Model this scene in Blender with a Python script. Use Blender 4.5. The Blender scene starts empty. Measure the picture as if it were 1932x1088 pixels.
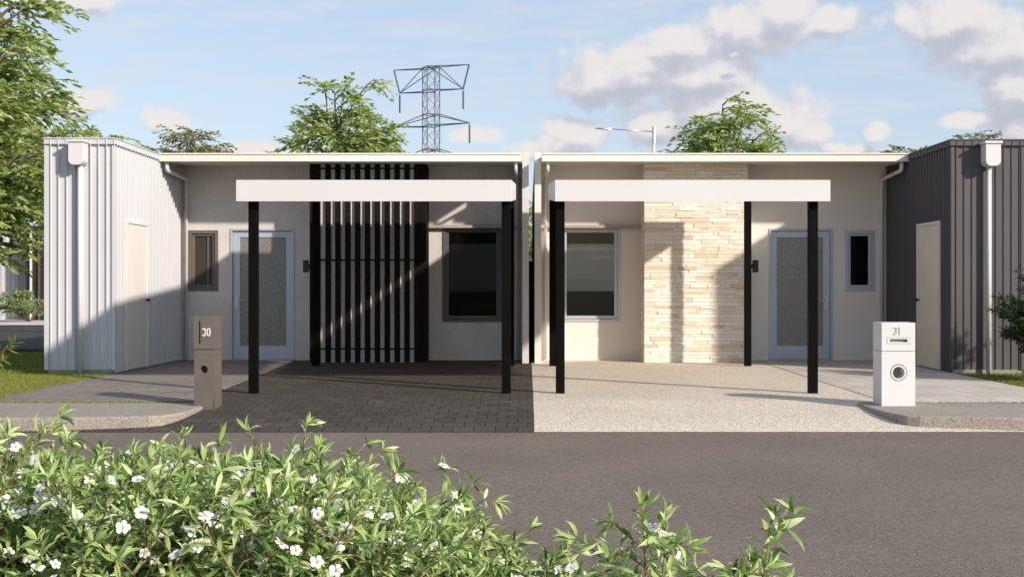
import bpy, math, random
import numpy as np
from mathutils import Vector

scene = bpy.context.scene
COL = scene.collection
R = math.radians
CX = 0.06            # line of symmetry between the two houses

# ------------------------------------------------------------------ helpers
def tag(o, label=None, cat=None, group=None, kind=None):
    if label: o['label'] = label
    if cat: o['category'] = cat
    if group: o['group'] = group
    if kind: o['kind'] = kind
    return o

def empty(name, loc):
    o = bpy.data.objects.new(name, None)
    o.empty_display_size = 0.2
    COL.objects.link(o)
    o.location = loc
    return o

def origin(o):
    v = Vector((0, 0, 0))
    while o is not None:
        v = v + Vector(o.location)
        o = o.parent
    return v

class MB:
    """collects shapes in world coordinates and links them as one mesh object"""
    def __init__(s):
        s.v, s.f = [], []
    def add(s, vs, fs):
        n = len(s.v)
        s.v += [tuple(p) for p in vs]
        s.f += [tuple(i + n for i in f) for f in fs]
        return s
    def box(s, x0, x1, y0, y1, z0, z1):
        x0, x1 = min(x0, x1), max(x0, x1)
        y0, y1 = min(y0, y1), max(y0, y1)
        z0, z1 = min(z0, z1), max(z0, z1)
        return s.add([(x0,y0,z0),(x1,y0,z0),(x1,y1,z0),(x0,y1,z0),(x0,y0,z1),(x1,y0,z1),(x1,y1,z1),(x0,y1,z1)],
                     [(0,3,2,1),(4,5,6,7),(0,1,5,4),(1,2,6,5),(2,3,7,6),(3,0,4,7)])
    def quad(s, a, b, c, d):
        return s.add([a, b, c, d], [(0,1,2,3)])
    def tube(s, pts, rad, n=8, cap=True):
        pts = [Vector(p) for p in pts]
        if not hasattr(rad, '__len__'): rad = [rad] * len(pts)
        rings, prev = [], None
        for i, p in enumerate(pts):
            a = pts[max(i-1, 0)]; b = pts[min(i+1, len(pts)-1)]
            t = (b - a).normalized()
            if prev is None:
                up = Vector((0,0,1)) if abs(t.z) < .9 else Vector((1,0,0))
                u = t.cross(up).normalized()
            else:
                u = (prev - t * prev.dot(t)).normalized()
            prev = u
            w = t.cross(u)
            rings.append([p + (u*math.cos(2*math.pi*k/n) + w*math.sin(2*math.pi*k/n))*rad[i] for k in range(n)])
        vs = [q for r in rings for q in r]
        fs = []
        for i in range(len(rings)-1):
            for k in range(n):
                k2 = (k+1) % n
                fs.append((i*n+k, i*n+k2, (i+1)*n+k2, (i+1)*n+k))
        if cap:
            fs.append(tuple(range(n-1, -1, -1)))
            fs.append(tuple((len(rings)-1)*n + k for k in range(n)))
        return s.add(vs, fs)
    def prism_y(s, poly, y0, y1):           # polygon in XZ extruded along Y
        n = len(poly)
        vs = [(x, y0, z) for x, z in poly] + [(x, y1, z) for x, z in poly]
        fs = [tuple(range(n)), tuple(range(2*n-1, n-1, -1))]
        for k in range(n):
            k2 = (k+1) % n
            fs.append((k2, k, k+n, k2+n))
        return s.add(vs, fs)
    def prism_z(s, poly, z0, z1):
        n = len(poly)
        vs = [(x, y, z0) for x, y in poly] + [(x, y, z1) for x, y in poly]
        fs = [tuple(range(n-1, -1, -1)), tuple(range(n, 2*n))]
        for k in range(n):
            k2 = (k+1) % n
            fs.append((k, k2, k2+n, k+n))
        return s.add(vs, fs)
    def build(s, name, mat, parent=None, bevel=0, smooth=False):
        o0 = origin(parent) if parent else Vector((0,0,0))
        me = bpy.data.meshes.new(name)
        me.from_pydata([(x-o0.x, y-o0.y, z-o0.z) for x, y, z in s.v], [], s.f)
        me.materials.append(mat)
        if smooth:
            me.shade_smooth()
        o = bpy.data.objects.new(name, me)
        COL.objects.link(o)
        if parent: o.parent = parent
        if bevel:
            m = o.modifiers.new('bevel', 'BEVEL'); m.width = bevel; m.segments = 2; m.limit_method = 'ANGLE'
        return o

# ------------------------------------------------------------------ materials
def new_mat(name):
    m = bpy.data.materials.new(name); m.use_nodes = True
    nt = m.node_tree
    return m, nt, nt.nodes['Principled BSDF']

def N(nt, typ, **kw):
    n = nt.nodes.new(typ)
    for k, v in kw.items(): setattr(n, k, v)
    return n

def ramp(nt, stops):
    r = N(nt, 'ShaderNodeValToRGB')
    e = r.color_ramp.elements
    while len(e) < len(stops): e.new(0.5)
    for i, (p, c) in enumerate(stops):
        e[i].position = p; e[i].color = (*c, 1)
    return r

def surf(name, col, rough=.7, spec=.3, var=.08, vscale=3.0, bump=0.0, bscale=80.0, metallic=0.0, stretch=None, grain=0.0, gscale=200.0, streak=0.0):
    """principled surface with soft large variation, fine grain and bump"""
    m, nt, b = new_mat(name)
    L = nt.links.new
    tc = N(nt, 'ShaderNodeTexCoord')
    vec = tc.outputs['Object']
    if stretch:
        mp = N(nt, 'ShaderNodeMapping'); mp.inputs['Scale'].default_value = stretch
        L(vec, mp.inputs['Vector']); vec = mp.outputs['Vector']
    n1 = N(nt, 'ShaderNodeTexNoise'); n1.inputs['Scale'].default_value = vscale; n1.inputs['Detail'].default_value = 6
    L(vec, n1.inputs['Vector'])
    c0 = tuple(c*(1-var) for c in col); c1 = tuple(min(1, c*(1+var)) for c in col)
    r = ramp(nt, [(.3, c0), (.7, c1)])
    L(n1.outputs['Fac'], r.inputs['Fac'])
    out = r.outputs['Color']
    if grain:
        n2 = N(nt, 'ShaderNodeTexNoise'); n2.inputs['Scale'].default_value = gscale; n2.inputs['Detail'].default_value = 3
        L(vec, n2.inputs['Vector'])
        g = ramp(nt, [(.35, (1-grain,)*3), (.65, (1+grain if 1+grain < 1 else 1,)*3)])
        L(n2.outputs['Fac'], g.inputs['Fac'])
        mx = N(nt, 'ShaderNodeMixRGB', blend_type='MULTIPLY'); mx.inputs['Fac'].default_value = 1
        L(out, mx.inputs['Color1']); L(g.outputs['Color'], mx.inputs['Color2']); out = mx.outputs['Color']
    L(out, b.inputs['Base Color'])
    b.inputs['Roughness'].default_value = rough
    b.inputs['Specular IOR Level'].default_value = spec
    b.inputs['Metallic'].default_value = metallic
    if bump:
        n3 = N(nt, 'ShaderNodeTexNoise'); n3.inputs['Scale'].default_value = bscale; n3.inputs['Detail'].default_value = 4
        L(vec, n3.inputs['Vector'])
        bp = N(nt, 'ShaderNodeBump'); bp.inputs['Strength'].default_value = bump; bp.inputs['Distance'].default_value = .01
        L(n3.outputs['Fac'], bp.inputs['Height']); L(bp.outputs['Normal'], b.inputs['Normal'])
    return m

def speckle(name, cols, scale, rough=.85, bump=.4, spec=.2, patch=.12, dist=.006):
    """exposed aggregate / asphalt: voronoi stones of several colours"""
    m, nt, b = new_mat(name); L = nt.links.new
    tc = N(nt, 'ShaderNodeTexCoord')
    v = N(nt, 'ShaderNodeTexVoronoi'); v.inputs['Scale'].default_value = scale
    L(tc.outputs['Object'], v.inputs['Vector'])
    sep = N(nt, 'ShaderNodeSeparateColor'); L(v.outputs['Color'], sep.inputs['Color'])
    k = len(cols)
    r = ramp(nt, [(i/(k-1), c) for i, c in enumerate(cols)])
    L(sep.outputs['Red'], r.inputs['Fac'])
    n1 = N(nt, 'ShaderNodeTexNoise'); n1.inputs['Scale'].default_value = .9; n1.inputs['Detail'].default_value = 5
    L(tc.outputs['Object'], n1.inputs['Vector'])
    g = ramp(nt, [(.3, (1-patch,)*3), (.7, (1, 1, 1))]); L(n1.outputs['Fac'], g.inputs['Fac'])
    mx = N(nt, 'ShaderNodeMixRGB', blend_type='MULTIPLY'); mx.inputs['Fac'].default_value = 1
    L(r.outputs['Color'], mx.inputs['Color1']); L(g.outputs['Color'], mx.inputs['Color2'])
    L(mx.outputs['Color'], b.inputs['Base Color'])
    b.inputs['Roughness'].default_value = rough; b.inputs['Specular IOR Level'].default_value = spec
    bp = N(nt, 'ShaderNodeBump'); bp.inputs['Strength'].default_value = bump; bp.inputs['Distance'].default_value = dist
    L(v.outputs['Distance'], bp.inputs['Height']); bp.invert = True
    L(bp.outputs['Normal'], b.inputs['Normal'])
    return m

def paver(name, c0, c1, joint, bw, bh, off=.5, rot=0.0, grain=.25):
    m, nt, b = new_mat(name); L = nt.links.new
    tc = N(nt, 'ShaderNodeTexCoord')
    mp = N(nt, 'ShaderNodeMapping'); mp.inputs['Rotation'].default_value = (0, 0, rot)
    L(tc.outputs['Object'], mp.inputs['Vector'])
    br = N(nt, 'ShaderNodeTexBrick'); br.offset = off
    br.inputs['Scale'].default_value = 1; br.inputs['Brick Width'].default_value = bw; br.inputs['Row Height'].default_value = bh
    br.inputs['Mortar Size'].default_value = .0045; br.inputs['Mortar Smooth'].default_value = .15
    br.inputs['Color1'].default_value = (*c0, 1); br.inputs['Color2'].default_value = (*c1, 1); br.inputs['Mortar'].default_value = (*joint, 1)
    L(mp.outputs['Vector'], br.inputs['Vector'])
    n2 = N(nt, 'ShaderNodeTexNoise'); n2.inputs['Scale'].default_value = 140; n2.inputs['Detail'].default_value = 4
    L(tc.outputs['Object'], n2.inputs['Vector'])
    g = ramp(nt, [(.35, (1-grain*1.6,)*3), (.62, (1,)*3)]); L(n2.outputs['Fac'], g.inputs['Fac'])
    mx = N(nt, 'ShaderNodeMixRGB', blend_type='MULTIPLY'); mx.inputs['Fac'].default_value = 1
    L(br.outputs['Color'], mx.inputs['Color1']); L(g.outputs['Color'], mx.inputs['Color2'])
    n4 = N(nt, 'ShaderNodeTexNoise'); n4.inputs['Scale'].default_value = 1.2; n4.inputs['Detail'].default_value = 5
    L(tc.outputs['Object'], n4.inputs['Vector'])
    g4 = ramp(nt, [(.3, (.82,)*3), (.7, (1,)*3)]); L(n4.outputs['Fac'], g4.inputs['Fac'])
    mx4 = N(nt, 'ShaderNodeMixRGB', blend_type='MULTIPLY'); mx4.inputs['Fac'].default_value = 1
    L(mx.outputs['Color'], mx4.inputs['Color1']); L(g4.outputs['Color'], mx4.inputs['Color2'])
    L(mx4.outputs['Color'], b.inputs['Base Color'])
    b.inputs['Roughness'].default_value = .85; b.inputs['Specular IOR Level'].default_value = .2
    inv = N(nt, 'ShaderNodeMath', operation='MULTIPLY_ADD'); inv.inputs[1].default_value = -1.0; inv.inputs[2].default_value = 1.0
    L(br.outputs['Fac'], inv.inputs[0])
    ad = N(nt, 'ShaderNodeMath', operation='MULTIPLY_ADD'); ad.inputs[1].default_value = .35
    L(n2.outputs['Fac'], ad.inputs[0]); L(inv.outputs[0], ad.inputs[2])
    bp = N(nt, 'ShaderNodeBump'); bp.inputs['Strength'].default_value = .6; bp.inputs['Distance'].default_value = .006
    L(ad.outputs[0], bp.inputs['Height']); L(bp.outputs['Normal'], b.inputs['Normal'])
    return m

def island_mat(name, stops, rough=.8, spec=.2, streak=True):
    """each loose piece of the mesh (stone, leaf) takes its own colour"""
    m, nt, b = new_mat(name); L = nt.links.new
    geo = N(nt, 'ShaderNodeNewGeometry')
    r = ramp(nt, stops); L(geo.outputs['Random Per Island'], r.inputs['Fac'])
    tc = N(nt, 'ShaderNodeTexCoord')
    mp = N(nt, 'ShaderNodeMapping'); mp.inputs['Scale'].default_value = (6, 6, 30)
    L(tc.outputs['Object'], mp.inputs['Vector'])
    n = N(nt, 'ShaderNodeTexNoise'); n.inputs['Scale'].default_value = 2; n.inputs['Detail'].default_value = 7
    L(mp.outputs['Vector'], n.inputs['Vector'])
    g = ramp(nt, [(.3, (.78, .72, .62)), (.65, (1, 1, 1))]); L(n.outputs['Fac'], g.inputs['Fac'])
    mx = N(nt, 'ShaderNodeMixRGB', blend_type='MULTIPLY'); mx.inputs['Fac'].default_value = .6
    L(r.outputs['Color'], mx.inputs['Color1']); L(g.outputs['Color'], mx.inputs['Color2'])
    L(mx.outputs['Color'], b.inputs['Base Color'])
    b.inputs['Roughness'].default_value = rough; b.inputs['Specular IOR Level'].default_value = spec
    bp = N(nt, 'ShaderNodeBump'); bp.inputs['Strength'].default_value = .5; bp.inputs['Distance'].default_value = .008
    L(n.outputs['Fac'], bp.inputs['Height']); L(bp.outputs['Normal'], b.inputs['Normal'])
    return m

def leaf_mat(name, stops, trans=.35, rough=.45, spec=.35):
    m, nt, b = new_mat(name); L = nt.links.new
    geo = N(nt, 'ShaderNodeNewGeometry')
    r = ramp(nt, stops); L(geo.outputs['Random Per Island'], r.inputs['Fac'])
    L(r.outputs['Color'], b.inputs['Base Color'])
    b.inputs['Roughness'].default_value = rough; b.inputs['Specular IOR Level'].default_value = spec
    t = N(nt, 'ShaderNodeBsdfTranslucent')
    hs = N(nt, 'ShaderNodeHueSaturation'); hs.inputs['Saturation'].default_value = 1.1; hs.inputs['Value'].default_value = 1.3
    L(r.outputs['Color'], hs.inputs['Color']); L(hs.outputs['Color'], t.inputs['Color'])
    ms = N(nt, 'ShaderNodeMixShader'); ms.inputs['Fac'].default_value = trans
    L(b.outputs['BSDF'], ms.inputs[1]); L(t.outputs['BSDF'], ms.inputs[2])
    L(ms.outputs['Shader'], nt.nodes['Material Output'].inputs['Surface'])
    return m

M = {}
M['render_grey'] = surf('render_grey', (.66, .625, .59), .9, .1, .07, 2.2, .55, 55, grain=.22, gscale=45)
M['render_cream'] = surf('render_cream', (.75, .70, .635), .9, .1, .03, 1.5, .12, 90)
M['party_grey'] = surf('party_grey', (.66, .62, .58), .9, .1, .05, 2.2, .5, 60, grain=.15, gscale=50)
M['party_cream'] = surf('party_cream', (.74, .69, .63), .9, .1, .03, 1.5, .12, 90)
M['fascia'] = surf('fascia_cream', (.70, .65, .575), .5, .35, .03, 1.5)
M['hood'] = surf('hood_render', (.42, .385, .355), .9, .1, .08, 3, .5, 60, grain=.2, gscale=60)
M['soffit'] = surf('soffit', (.62, .56, .48), .8, .2, .04)
M['white_clad'] = surf('white_cladding', (.53, .53, .548), .5, .3, .02, .8)
M['dark_clad'] = surf('charcoal_cladding', (.108, .098, .102), .55, .12, .04, 1.0)
M['white_paint'] = surf('white_paint', (.62, .607, .598), .45, .4, .02, 1.5)
M['carport_white'] = surf('carport_white', (.60, .588, .58), .55, .3, .02, .8)
M['carport_under'] = surf('carport_underside', (.6, .58, .55), .6, .3, .03)
M['black_post'] = surf('black_post', (.005, .0045, .004), .6, .04, .15, 3)
M['batten'] = surf('batten_timber', (.012, .010, .009), .7, .06, .5, 4, .5, 30, stretch=(30, 30, .8))
M['footing'] = surf('footing', (.30, .28, .27), .9, .1, .12, 4, .4, 90)
M['frame_dark'] = surf('frame_dark', (.105, .10, .11), .45, .4, .05)
M['frame_taupe'] = surf('frame_taupe', (.13, .115, .105), .5, .4, .05)
M['frame_silver'] = surf('frame_silver', (.50, .52, .56), .35, .5, .04, metallic=.25)
M['door_silver'] = surf('door_silver', (.44, .48, .55), .35, .5, .04, metallic=.2)
M['door_white'] = surf('door_white', (.66, .63, .60), .55, .3, .03)
M['steel'] = surf('steel', (.55, .52, .50), .35, .5, .05, metallic=.8)
M['black_metal'] = surf('black_metal', (.012, .012, .012), .4, .4, .1)
M['taupe'] = surf('taupe_letterbox', (.125, .109, .091), .85, .2, .08, 6, .25, 120)
M['hole'] = surf('hole_dark', (.02, .018, .018), .6, .2, .1)
M['stone'] = island_mat('ledgestone', [(0, (.66, .53, .38)), (.1, (.78, .68, .545)), (.4, (.84, .775, .68)), (.7, (.87, .83, .765)), (.9, (.79, .77, .74)), (1, (.77, .65, .49))])
M['mortar'] = surf('stone_backing', (.60, .54, .46), .9, .1, .2)
M['asphalt'] = speckle('asphalt', [(.120, .092, .076), (.176, .140, .117), (.208, .168, .142), (.265, .217, .185)], 110, bump=.5, patch=.16)
M['asphalt_shaded'] = speckle('asphalt_shaded', [(.035, .033, .034), (.06, .057, .058), (.08, .075, .075)], 60)  # darker asphalt: shade over the back road put into the colour
M['kerb'] = speckle('kerb_concrete', [(.20, .175, .145), (.30, .262, .222), (.355, .315, .268), (.43, .385, .33)], 110, bump=.35, patch=.15)
M['aggregate'] = speckle('aggregate', [(.36, .27, .185), (.60, .52, .425), (.70, .62, .52), (.78, .71, .61), (.48, .385, .28), (.88, .82, .73)], 85, bump=.6, patch=.1, dist=.01)
M['paver_dark'] = paver('paver_dark', (.090, .075, .063), (.125, .106, .090), (.010, .009, .008), .2, .2, grain=.42)
M['paver_mid'] = paver('paver_mid', (.27, .235, .205), (.33, .29, .255), (.07, .06, .052), .2, .1, rot=R(90), grain=.2)
M['paver_light'] = paver('paver_light', (.58, .525, .46), (.66, .60, .53), (.40, .36, .315), .4, .2, rot=R(90), grain=.15)
M['soil'] = surf('soil', (.085, .075, .05), .95, .1, .3, 6, .5, 40)
M['lawn'] = surf('lawn_soil', (.07, .085, .025), .95, .1, .35, 3, .6, 60)
M['foot_far'] = surf('far_footpath', (.55, .50, .45), .85, .2, .08, 1)
M['galv'] = surf('galvanised', (.13, .15, .18), .55, .4, .12, 1.5)
M['insul'] = surf('insulator', (.06, .05, .05), .5, .4, .1)
M['bark'] = surf('bark', (.115, .09, .07), .9, .1, .3, 8, .8, 30, stretch=(4, 4, 1))
M['stem'] = surf('stem', (.24, .17, .09), .7, .2, .25, 10)
M['neigh_dark'] = surf('neighbour_dark', (.03, .025, .022), .6, .3, .2)
M['neigh_grey'] = surf('neighbour_grey', (.34, .31, .30), .7, .2, .1)
M['leaf_tree'] = leaf_mat('leaf_tree', [(0, (.14, .20, .05)), (.35, (.28, .36, .10)), (.75, (.42, .50, .19)), (1, (.54, .58, .28))], .38)
M['leaf_far'] = leaf_mat('leaf_far', [(0, (.15, .165, .065)), (.5, (.24, .25, .10)), (1, (.34, .32, .15))], .3)
M['leaf_shrub'] = leaf_mat('leaf_shrub', [(0, (.05, .10, .02)), (.25, (.20, .31, .08)), (.65, (.38, .50, .18)), (.95, (.56, .65, .34)), (1, (.46, .40, .18))], .26)
M['leaf_soft'] = leaf_mat('leaf_soft', [(0, (.16, .21, .09)), (.5, (.26, .33, .14)), (1, (.38, .43, .22))], .35)
M['leaf_dark'] = leaf_mat('leaf_dark', [(0, (.018, .035, .012)), (.6, (.035, .065, .02)), (1, (.07, .11, .03))], .2)
M['leaf_spiky'] = leaf_mat('leaf_spiky', [(0, (.12, .16, .03)), (.6, (.20, .23, .05)), (1, (.30, .30, .08))], .35)
M['grass'] = leaf_mat('grass_blades', [(0, (.12, .165, .03)), (.5, (.24, .27, .05)), (1, (.36, .35, .09))], .35)
M['petal'] = leaf_mat('petal', [(0, (.74, .68, .66)), (1, (.88, .86, .84))], .25)
M['pollen'] = surf('pollen', (.45, .42, .12), .8, .1, .2)

def glass_mat(name, col, ior, rough=.02, noise=0.0, nscale=120, tex=None, rr=None):
    m, nt, b = new_mat(name); L = nt.links.new
    b.inputs['Base Color'].default_value = (*col, 1)
    b.inputs['Roughness'].default_value = rough
    b.inputs['IOR'].default_value = ior
    tc = N(nt, 'ShaderNodeTexCoord')
    n = N(nt, 'ShaderNodeTexNoise'); n.inputs['Scale'].default_value = nscale; n.inputs['Detail'].default_value = 3
    L(tc.outputs['Object'], n.inputs['Vector'])
    if tex:
        r = ramp(nt, [(.35, tex[0]), (.65, tex[1])]); L(n.outputs['Fac'], r.inputs['Fac']); L(r.outputs['Color'], b.inputs['Base Color'])
    if noise:
        bp = N(nt, 'ShaderNodeBump'); bp.inputs['Strength'].default_value = noise; bp.inputs['Distance'].default_value = .004
        L(n.outputs['Fac'], bp.inputs['Height']); L(bp.outputs['Normal'], b.inputs['Normal'])
    return m
M['glass_black'] = glass_mat('glass_black', (.004, .004, .004), 1.22)
def clear_glass(name, refl):
    m, nt, b = new_mat(name); L = nt.links.new
    gl = N(nt, 'ShaderNodeBsdfGlossy'); gl.inputs['Roughness'].default_value = .01; gl.inputs['Color'].default_value = (1, 1, 1, 1)
    tr = N(nt, 'ShaderNodeBsdfTransparent'); tr.inputs['Color'].default_value = (.8, .8, .79, 1)
    ms = N(nt, 'ShaderNodeMixShader'); ms.inputs['Fac'].default_value = refl
    L(tr.outputs[0], ms.inputs[1]); L(gl.outputs[0], ms.inputs[2]); L(ms.outputs[0], nt.nodes['Material Output'].inputs['Surface'])
    return m
M['glass_grey'] = clear_glass('glass_clear', .06)
M['room_wall'] = surf('room_wall', (.72, .66, .63), .8, .2, .03)
M['reflection_gold'] = surf('reflection_bar_gold', (.66, .47, .22), .6, .3, .15, 6)  # gold tone of the warm reflected bands in the right window
M['glass_brown'] = glass_mat('glass_brown', (.05, .043, .036), 1.35)
M['glass_obscure'] = glass_mat('glass_obscure', (.2, .19, .17), 1.65, .18, .6, 80, ((.14, .128, .117), (.26, .24, .222)))

# ------------------------------------------------------------------ camera
cam = bpy.data.cameras.new('camera'); co = bpy.data.objects.new('camera', cam); COL.objects.link(co)
co.location = (0, 0, 1.19); co.rotation_euler = (R(90), 0, 0)
cam.sensor_width = 36; cam.sensor_fit = 'HORIZONTAL'; cam.lens = 2300/1932*36
cam.shift_x = -30/1932
cam.clip_start = .1; cam.clip_end = 6000
scene.camera = co

# ------------------------------------------------------------------ sun and sky
SX, SY, SZ = 1.17, -1.0, .72          # direction towards the sun
elev = math.atan2(SZ, math.hypot(SX, SY))
sun = bpy.data.lights.new('sun', 'SUN'); so = bpy.data.objects.new('sun', sun); COL.objects.link(so)
sun.energy = 3.6; sun.angle = R(1.8); sun.color = (1.0, .90, .79)
so.rotation_euler = Vector((SX, SY, SZ)).to_track_quat('Z', 'Y').to_euler()
so.location = (30, -20, 20)

W = bpy.data.worlds.new('World'); scene.world = W; W.use_nodes = True
nt = W.node_tree; L = nt.links.new
bg = nt.nodes['Background']
sky = N(nt, 'ShaderNodeTexSky'); sky.sky_type = 'NISHITA'; sky.sun_disc = False
sky.sun_elevation = elev; sky.sun_rotation = math.atan2(SX, SY)
sky.air_density = 1.0; sky.dust_density = .6; sky.ozone_density = 1.0
STR = .105
EXPO = .66
bg.inputs['Strength'].default_value = STR

def q(x, y):  # direction (x/y, z/y) of a point of the sky
    return ((x-996)/2300, (544-y)/2300)
BLOBS = [  # cx, cy, rx, ry
 (1190,140,150,58),(1115,155,75,50),(1330,140,125,50),(1290,85,130,40),(1415,62,110,48),(1480,25,70,45),(1560,42,75,38),(1225,100,90,28),
 (1370,205,170,62),(1480,235,80,55),(1240,235,90,45),(1530,255,45,28),
 (1800,45,150,60),(1880,95,140,55),(1930,165,110,60),(1840,225,60,28),(1925,240,70,40),
 (1660,251,34,24),(1090,250,70,35),(1040,280,90,22),(1590,284,70,12),(1390,105,30,14),
 (135,195,75,34),(316,230,48,28),(165,8,70,26),(60,-4,90,24),(470,282,60,18),(900,252,48,20),(560,290,60,12)]
grp = bpy.data.node_groups.new('cloud_field', 'ShaderNodeTree')
grp.interface.new_socket('P', in_out='INPUT', socket_type='NodeSocketVector')
grp.interface.new_socket('F', in_out='OUTPUT', socket_type='NodeSocketFloat')
gi = grp.nodes.new('NodeGroupInput'); go = grp.nodes.new('NodeGroupOutput')
acc = None
wn = N(grp, 'ShaderNodeTexNoise'); wn.inputs['Scale'].default_value = 28; wn.inputs['Detail'].default_value = 3
grp.links.new(gi.outputs['P'], wn.inputs['Vector'])
wsub = N(grp, 'ShaderNodeVectorMath', operation='MULTIPLY_ADD')
wsub.inputs[1].default_value = (.022, .022, 0); wsub.inputs[2].default_value = (-.011, -.011, 0)
grp.links.new(wn.outputs['Color'], wsub.inputs[0])
wadd = N(grp, 'ShaderNodeVectorMath', operation='ADD')
grp.links.new(gi.outputs['P'], wadd.inputs[0]); grp.links.new(wsub.outputs[0], wadd.inputs[1])
for (bx_, by_, rx_, ry_) in BLOBS:
    c = q(bx_, by_)
    a = N(grp, 'ShaderNodeVectorMath', operation='SUBTRACT'); a.inputs[1].default_value = (c[0], c[1], 0)
    grp.links.new(wadd.outputs[0], a.inputs[0])
    mlt = N(grp, 'ShaderNodeVectorMath', operation='MULTIPLY'); mlt.inputs[1].default_value = (2300/rx_/1.12, 2300/ry_/1.12, 0)
    grp.links.new(a.outputs[0], mlt.inputs[0])
    ln = N(grp, 'ShaderNodeVectorMath', operation='LENGTH'); grp.links.new(mlt.outputs[0], ln.inputs[0])
    sb = N(grp, 'ShaderNodeMath', operation='SUBTRACT'); sb.inputs[0].default_value = 1.0
    grp.links.new(ln.outputs['Value'], sb.inputs[1])
    if acc is None: acc = sb.outputs[0]
    else:
        mxn = N(grp, 'ShaderNodeMath', operation='SMOOTH_MAX'); mxn.inputs[2].default_value = .12
        grp.links.new(acc, mxn.inputs[0]); grp.links.new(sb.outputs[0], mxn.inputs[1]); acc = mxn.outputs[0]
cn = N(grp, 'ShaderNodeTexNoise'); cn.inputs['Scale'].default_value = 42; cn.inputs['Detail'].default_value = 9; cn.inputs['Roughness'].default_value = .56
grp.links.new(gi.outputs['P'], cn.inputs['Vector'])
cs = N(grp, 'ShaderNodeMath', operation='MULTIPLY_ADD'); cs.inputs[1].default_value = 1.25; cs.inputs[2].default_value = -.60
grp.links.new(cn.outputs['Fac'], cs.inputs[0])
cad = N(grp, 'ShaderNodeMath', operation='ADD'); grp.links.new(acc, cad.inputs[0]); grp.links.new(cs.outputs[0], cad.inputs[1])
grp.links.new(cad.outputs[0], go.inputs['F'])

tc = N(nt, 'ShaderNodeTexCoord')
sep = N(nt, 'ShaderNodeSeparateXYZ'); L(tc.outputs['Generated'], sep.inputs[0])
ym = N(nt, 'ShaderNodeMath', operation='MAXIMUM'); ym.inputs[1].default_value = .05; L(sep.outputs['Y'], ym.inputs[0])
dx = N(nt, 'ShaderNodeMath', operation='DIVIDE'); L(sep.outputs['X'], dx.inputs[0]); L(ym.outputs[0], dx.inputs[1])
dz = N(nt, 'ShaderNodeMath', operation='DIVIDE'); L(sep.outputs['Z'], dz.inputs[0]); L(ym.outputs[0], dz.inputs[1])
P = N(nt, 'ShaderNodeCombineXYZ'); L(dx.outputs[0], P.inputs[0]); L(dz.outputs[0], P.inputs[1])
f1 = N(nt, 'ShaderNodeGroup'); f1.node_tree = grp; L(P.outputs[0], f1.inputs[0])
P2 = N(nt, 'ShaderNodeVectorMath', operation='ADD'); P2.inputs[1].default_value = (.007, .018, 0); L(P.outputs[0], P2.inputs[0])
f2 = N(nt, 'ShaderNodeGroup'); f2.node_tree = grp; L(P2.outputs[0], f2.inputs[0])
den = N(nt, 'ShaderNodeMapRange', interpolation_type='SMOOTHSTEP'); den.inputs['From Min'].default_value = -.04; den.inputs['From Max'].default_value = .46
L(f1.outputs[0], den.inputs['Value'])
front = N(nt, 'ShaderNodeMapRange'); front.inputs['From Min'].default_value = .1; front.inputs['From Max'].default_value = .3
L(sep.outputs['Y'], front.inputs['Value'])
dm = N(nt, 'ShaderNodeMath', operation='MULTIPLY'); L(den.outputs[0], dm.inputs[0]); L(front.outputs[0], dm.inputs[1])
dmx = N(nt, 'ShaderNodeMath', operation='MULTIPLY'); dmx.inputs[1].default_value = .93; L(dm.outputs[0], dmx.inputs[0])
dif = N(nt, 'ShaderNodeMath', operation='SUBTRACT'); L(f1.outputs[0], dif.inputs[0]); L(f2.outputs[0], dif.inputs[1])
lit = N(nt, 'ShaderNodeMapRange', interpolation_type='SMOOTHSTEP'); lit.inputs['From Min'].default_value = -.5; lit.inputs['From Max'].default_value = .62
L(dif.outputs[0], lit.inputs['Value'])
CC = ramp(nt, [(0, (.52, .535, .61)), (.42, (.62, .625, .69)), (.72, (.77, .75, .76)), (1, (.86, .82, .80))])
L(lit.outputs[0], CC.inputs['Fac'])
cmul = N(nt, 'ShaderNodeVectorMath', operation='SCALE'); cmul.inputs['Scale'].default_value = 1/STR/2**EXPO
L(CC.outputs['Color'], cmul.inputs[0])
# thin high streaks
cm = N(nt, 'ShaderNodeMapping'); cm.inputs['Scale'].default_value = (6, 34, 1); cm.inputs['Rotation'].default_value = (0, 0, R(-9))
L(P.outputs[0], cm.inputs['Vector'])
ci = N(nt, 'ShaderNodeTexNoise'); ci.inputs['Scale'].default_value = 1.6; ci.inputs['Detail'].default_value = 9; ci.inputs['Roughness'].default_value = .6
L(cm.outputs[0], ci.inputs['Vector'])
cr = N(nt, 'ShaderNodeMapRange'); cr.inputs['From Min'].default_value = .44; cr.inputs['From Max'].default_value = .78; cr.inputs['To Max'].default_value = .8
L(ci.outputs['Fac'], cr.inputs['Value'])
cf = N(nt, 'ShaderNodeMath', operation='MULTIPLY'); L(cr.outputs[0], cf.inputs[0]); L(front.outputs[0], cf.inputs[1])
hs = N(nt, 'ShaderNodeHueSaturation'); hs.inputs['Saturation'].default_value = .8; hs.inputs['Value'].default_value = 1.0
L(sky.outputs[0], hs.inputs['Color'])
pale = N(nt, 'ShaderNodeMixRGB'); pale.inputs['Fac'].default_value = .6
pale.inputs['Color2'].default_value = tuple(c/STR/2**EXPO for c in (.53, .655, .835)) + (1,)
L(hs.outputs[0], pale.inputs['Color1'])
mixc = N(nt, 'ShaderNodeMixRGB'); mixc.inputs['Color2'].default_value = tuple(c/STR/2**EXPO for c in (.72, .75, .81)) + (1,)
L(cf.outputs[0], mixc.inputs['Fac']); L(pale.outputs[0], mixc.inputs['Color1'])
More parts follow.
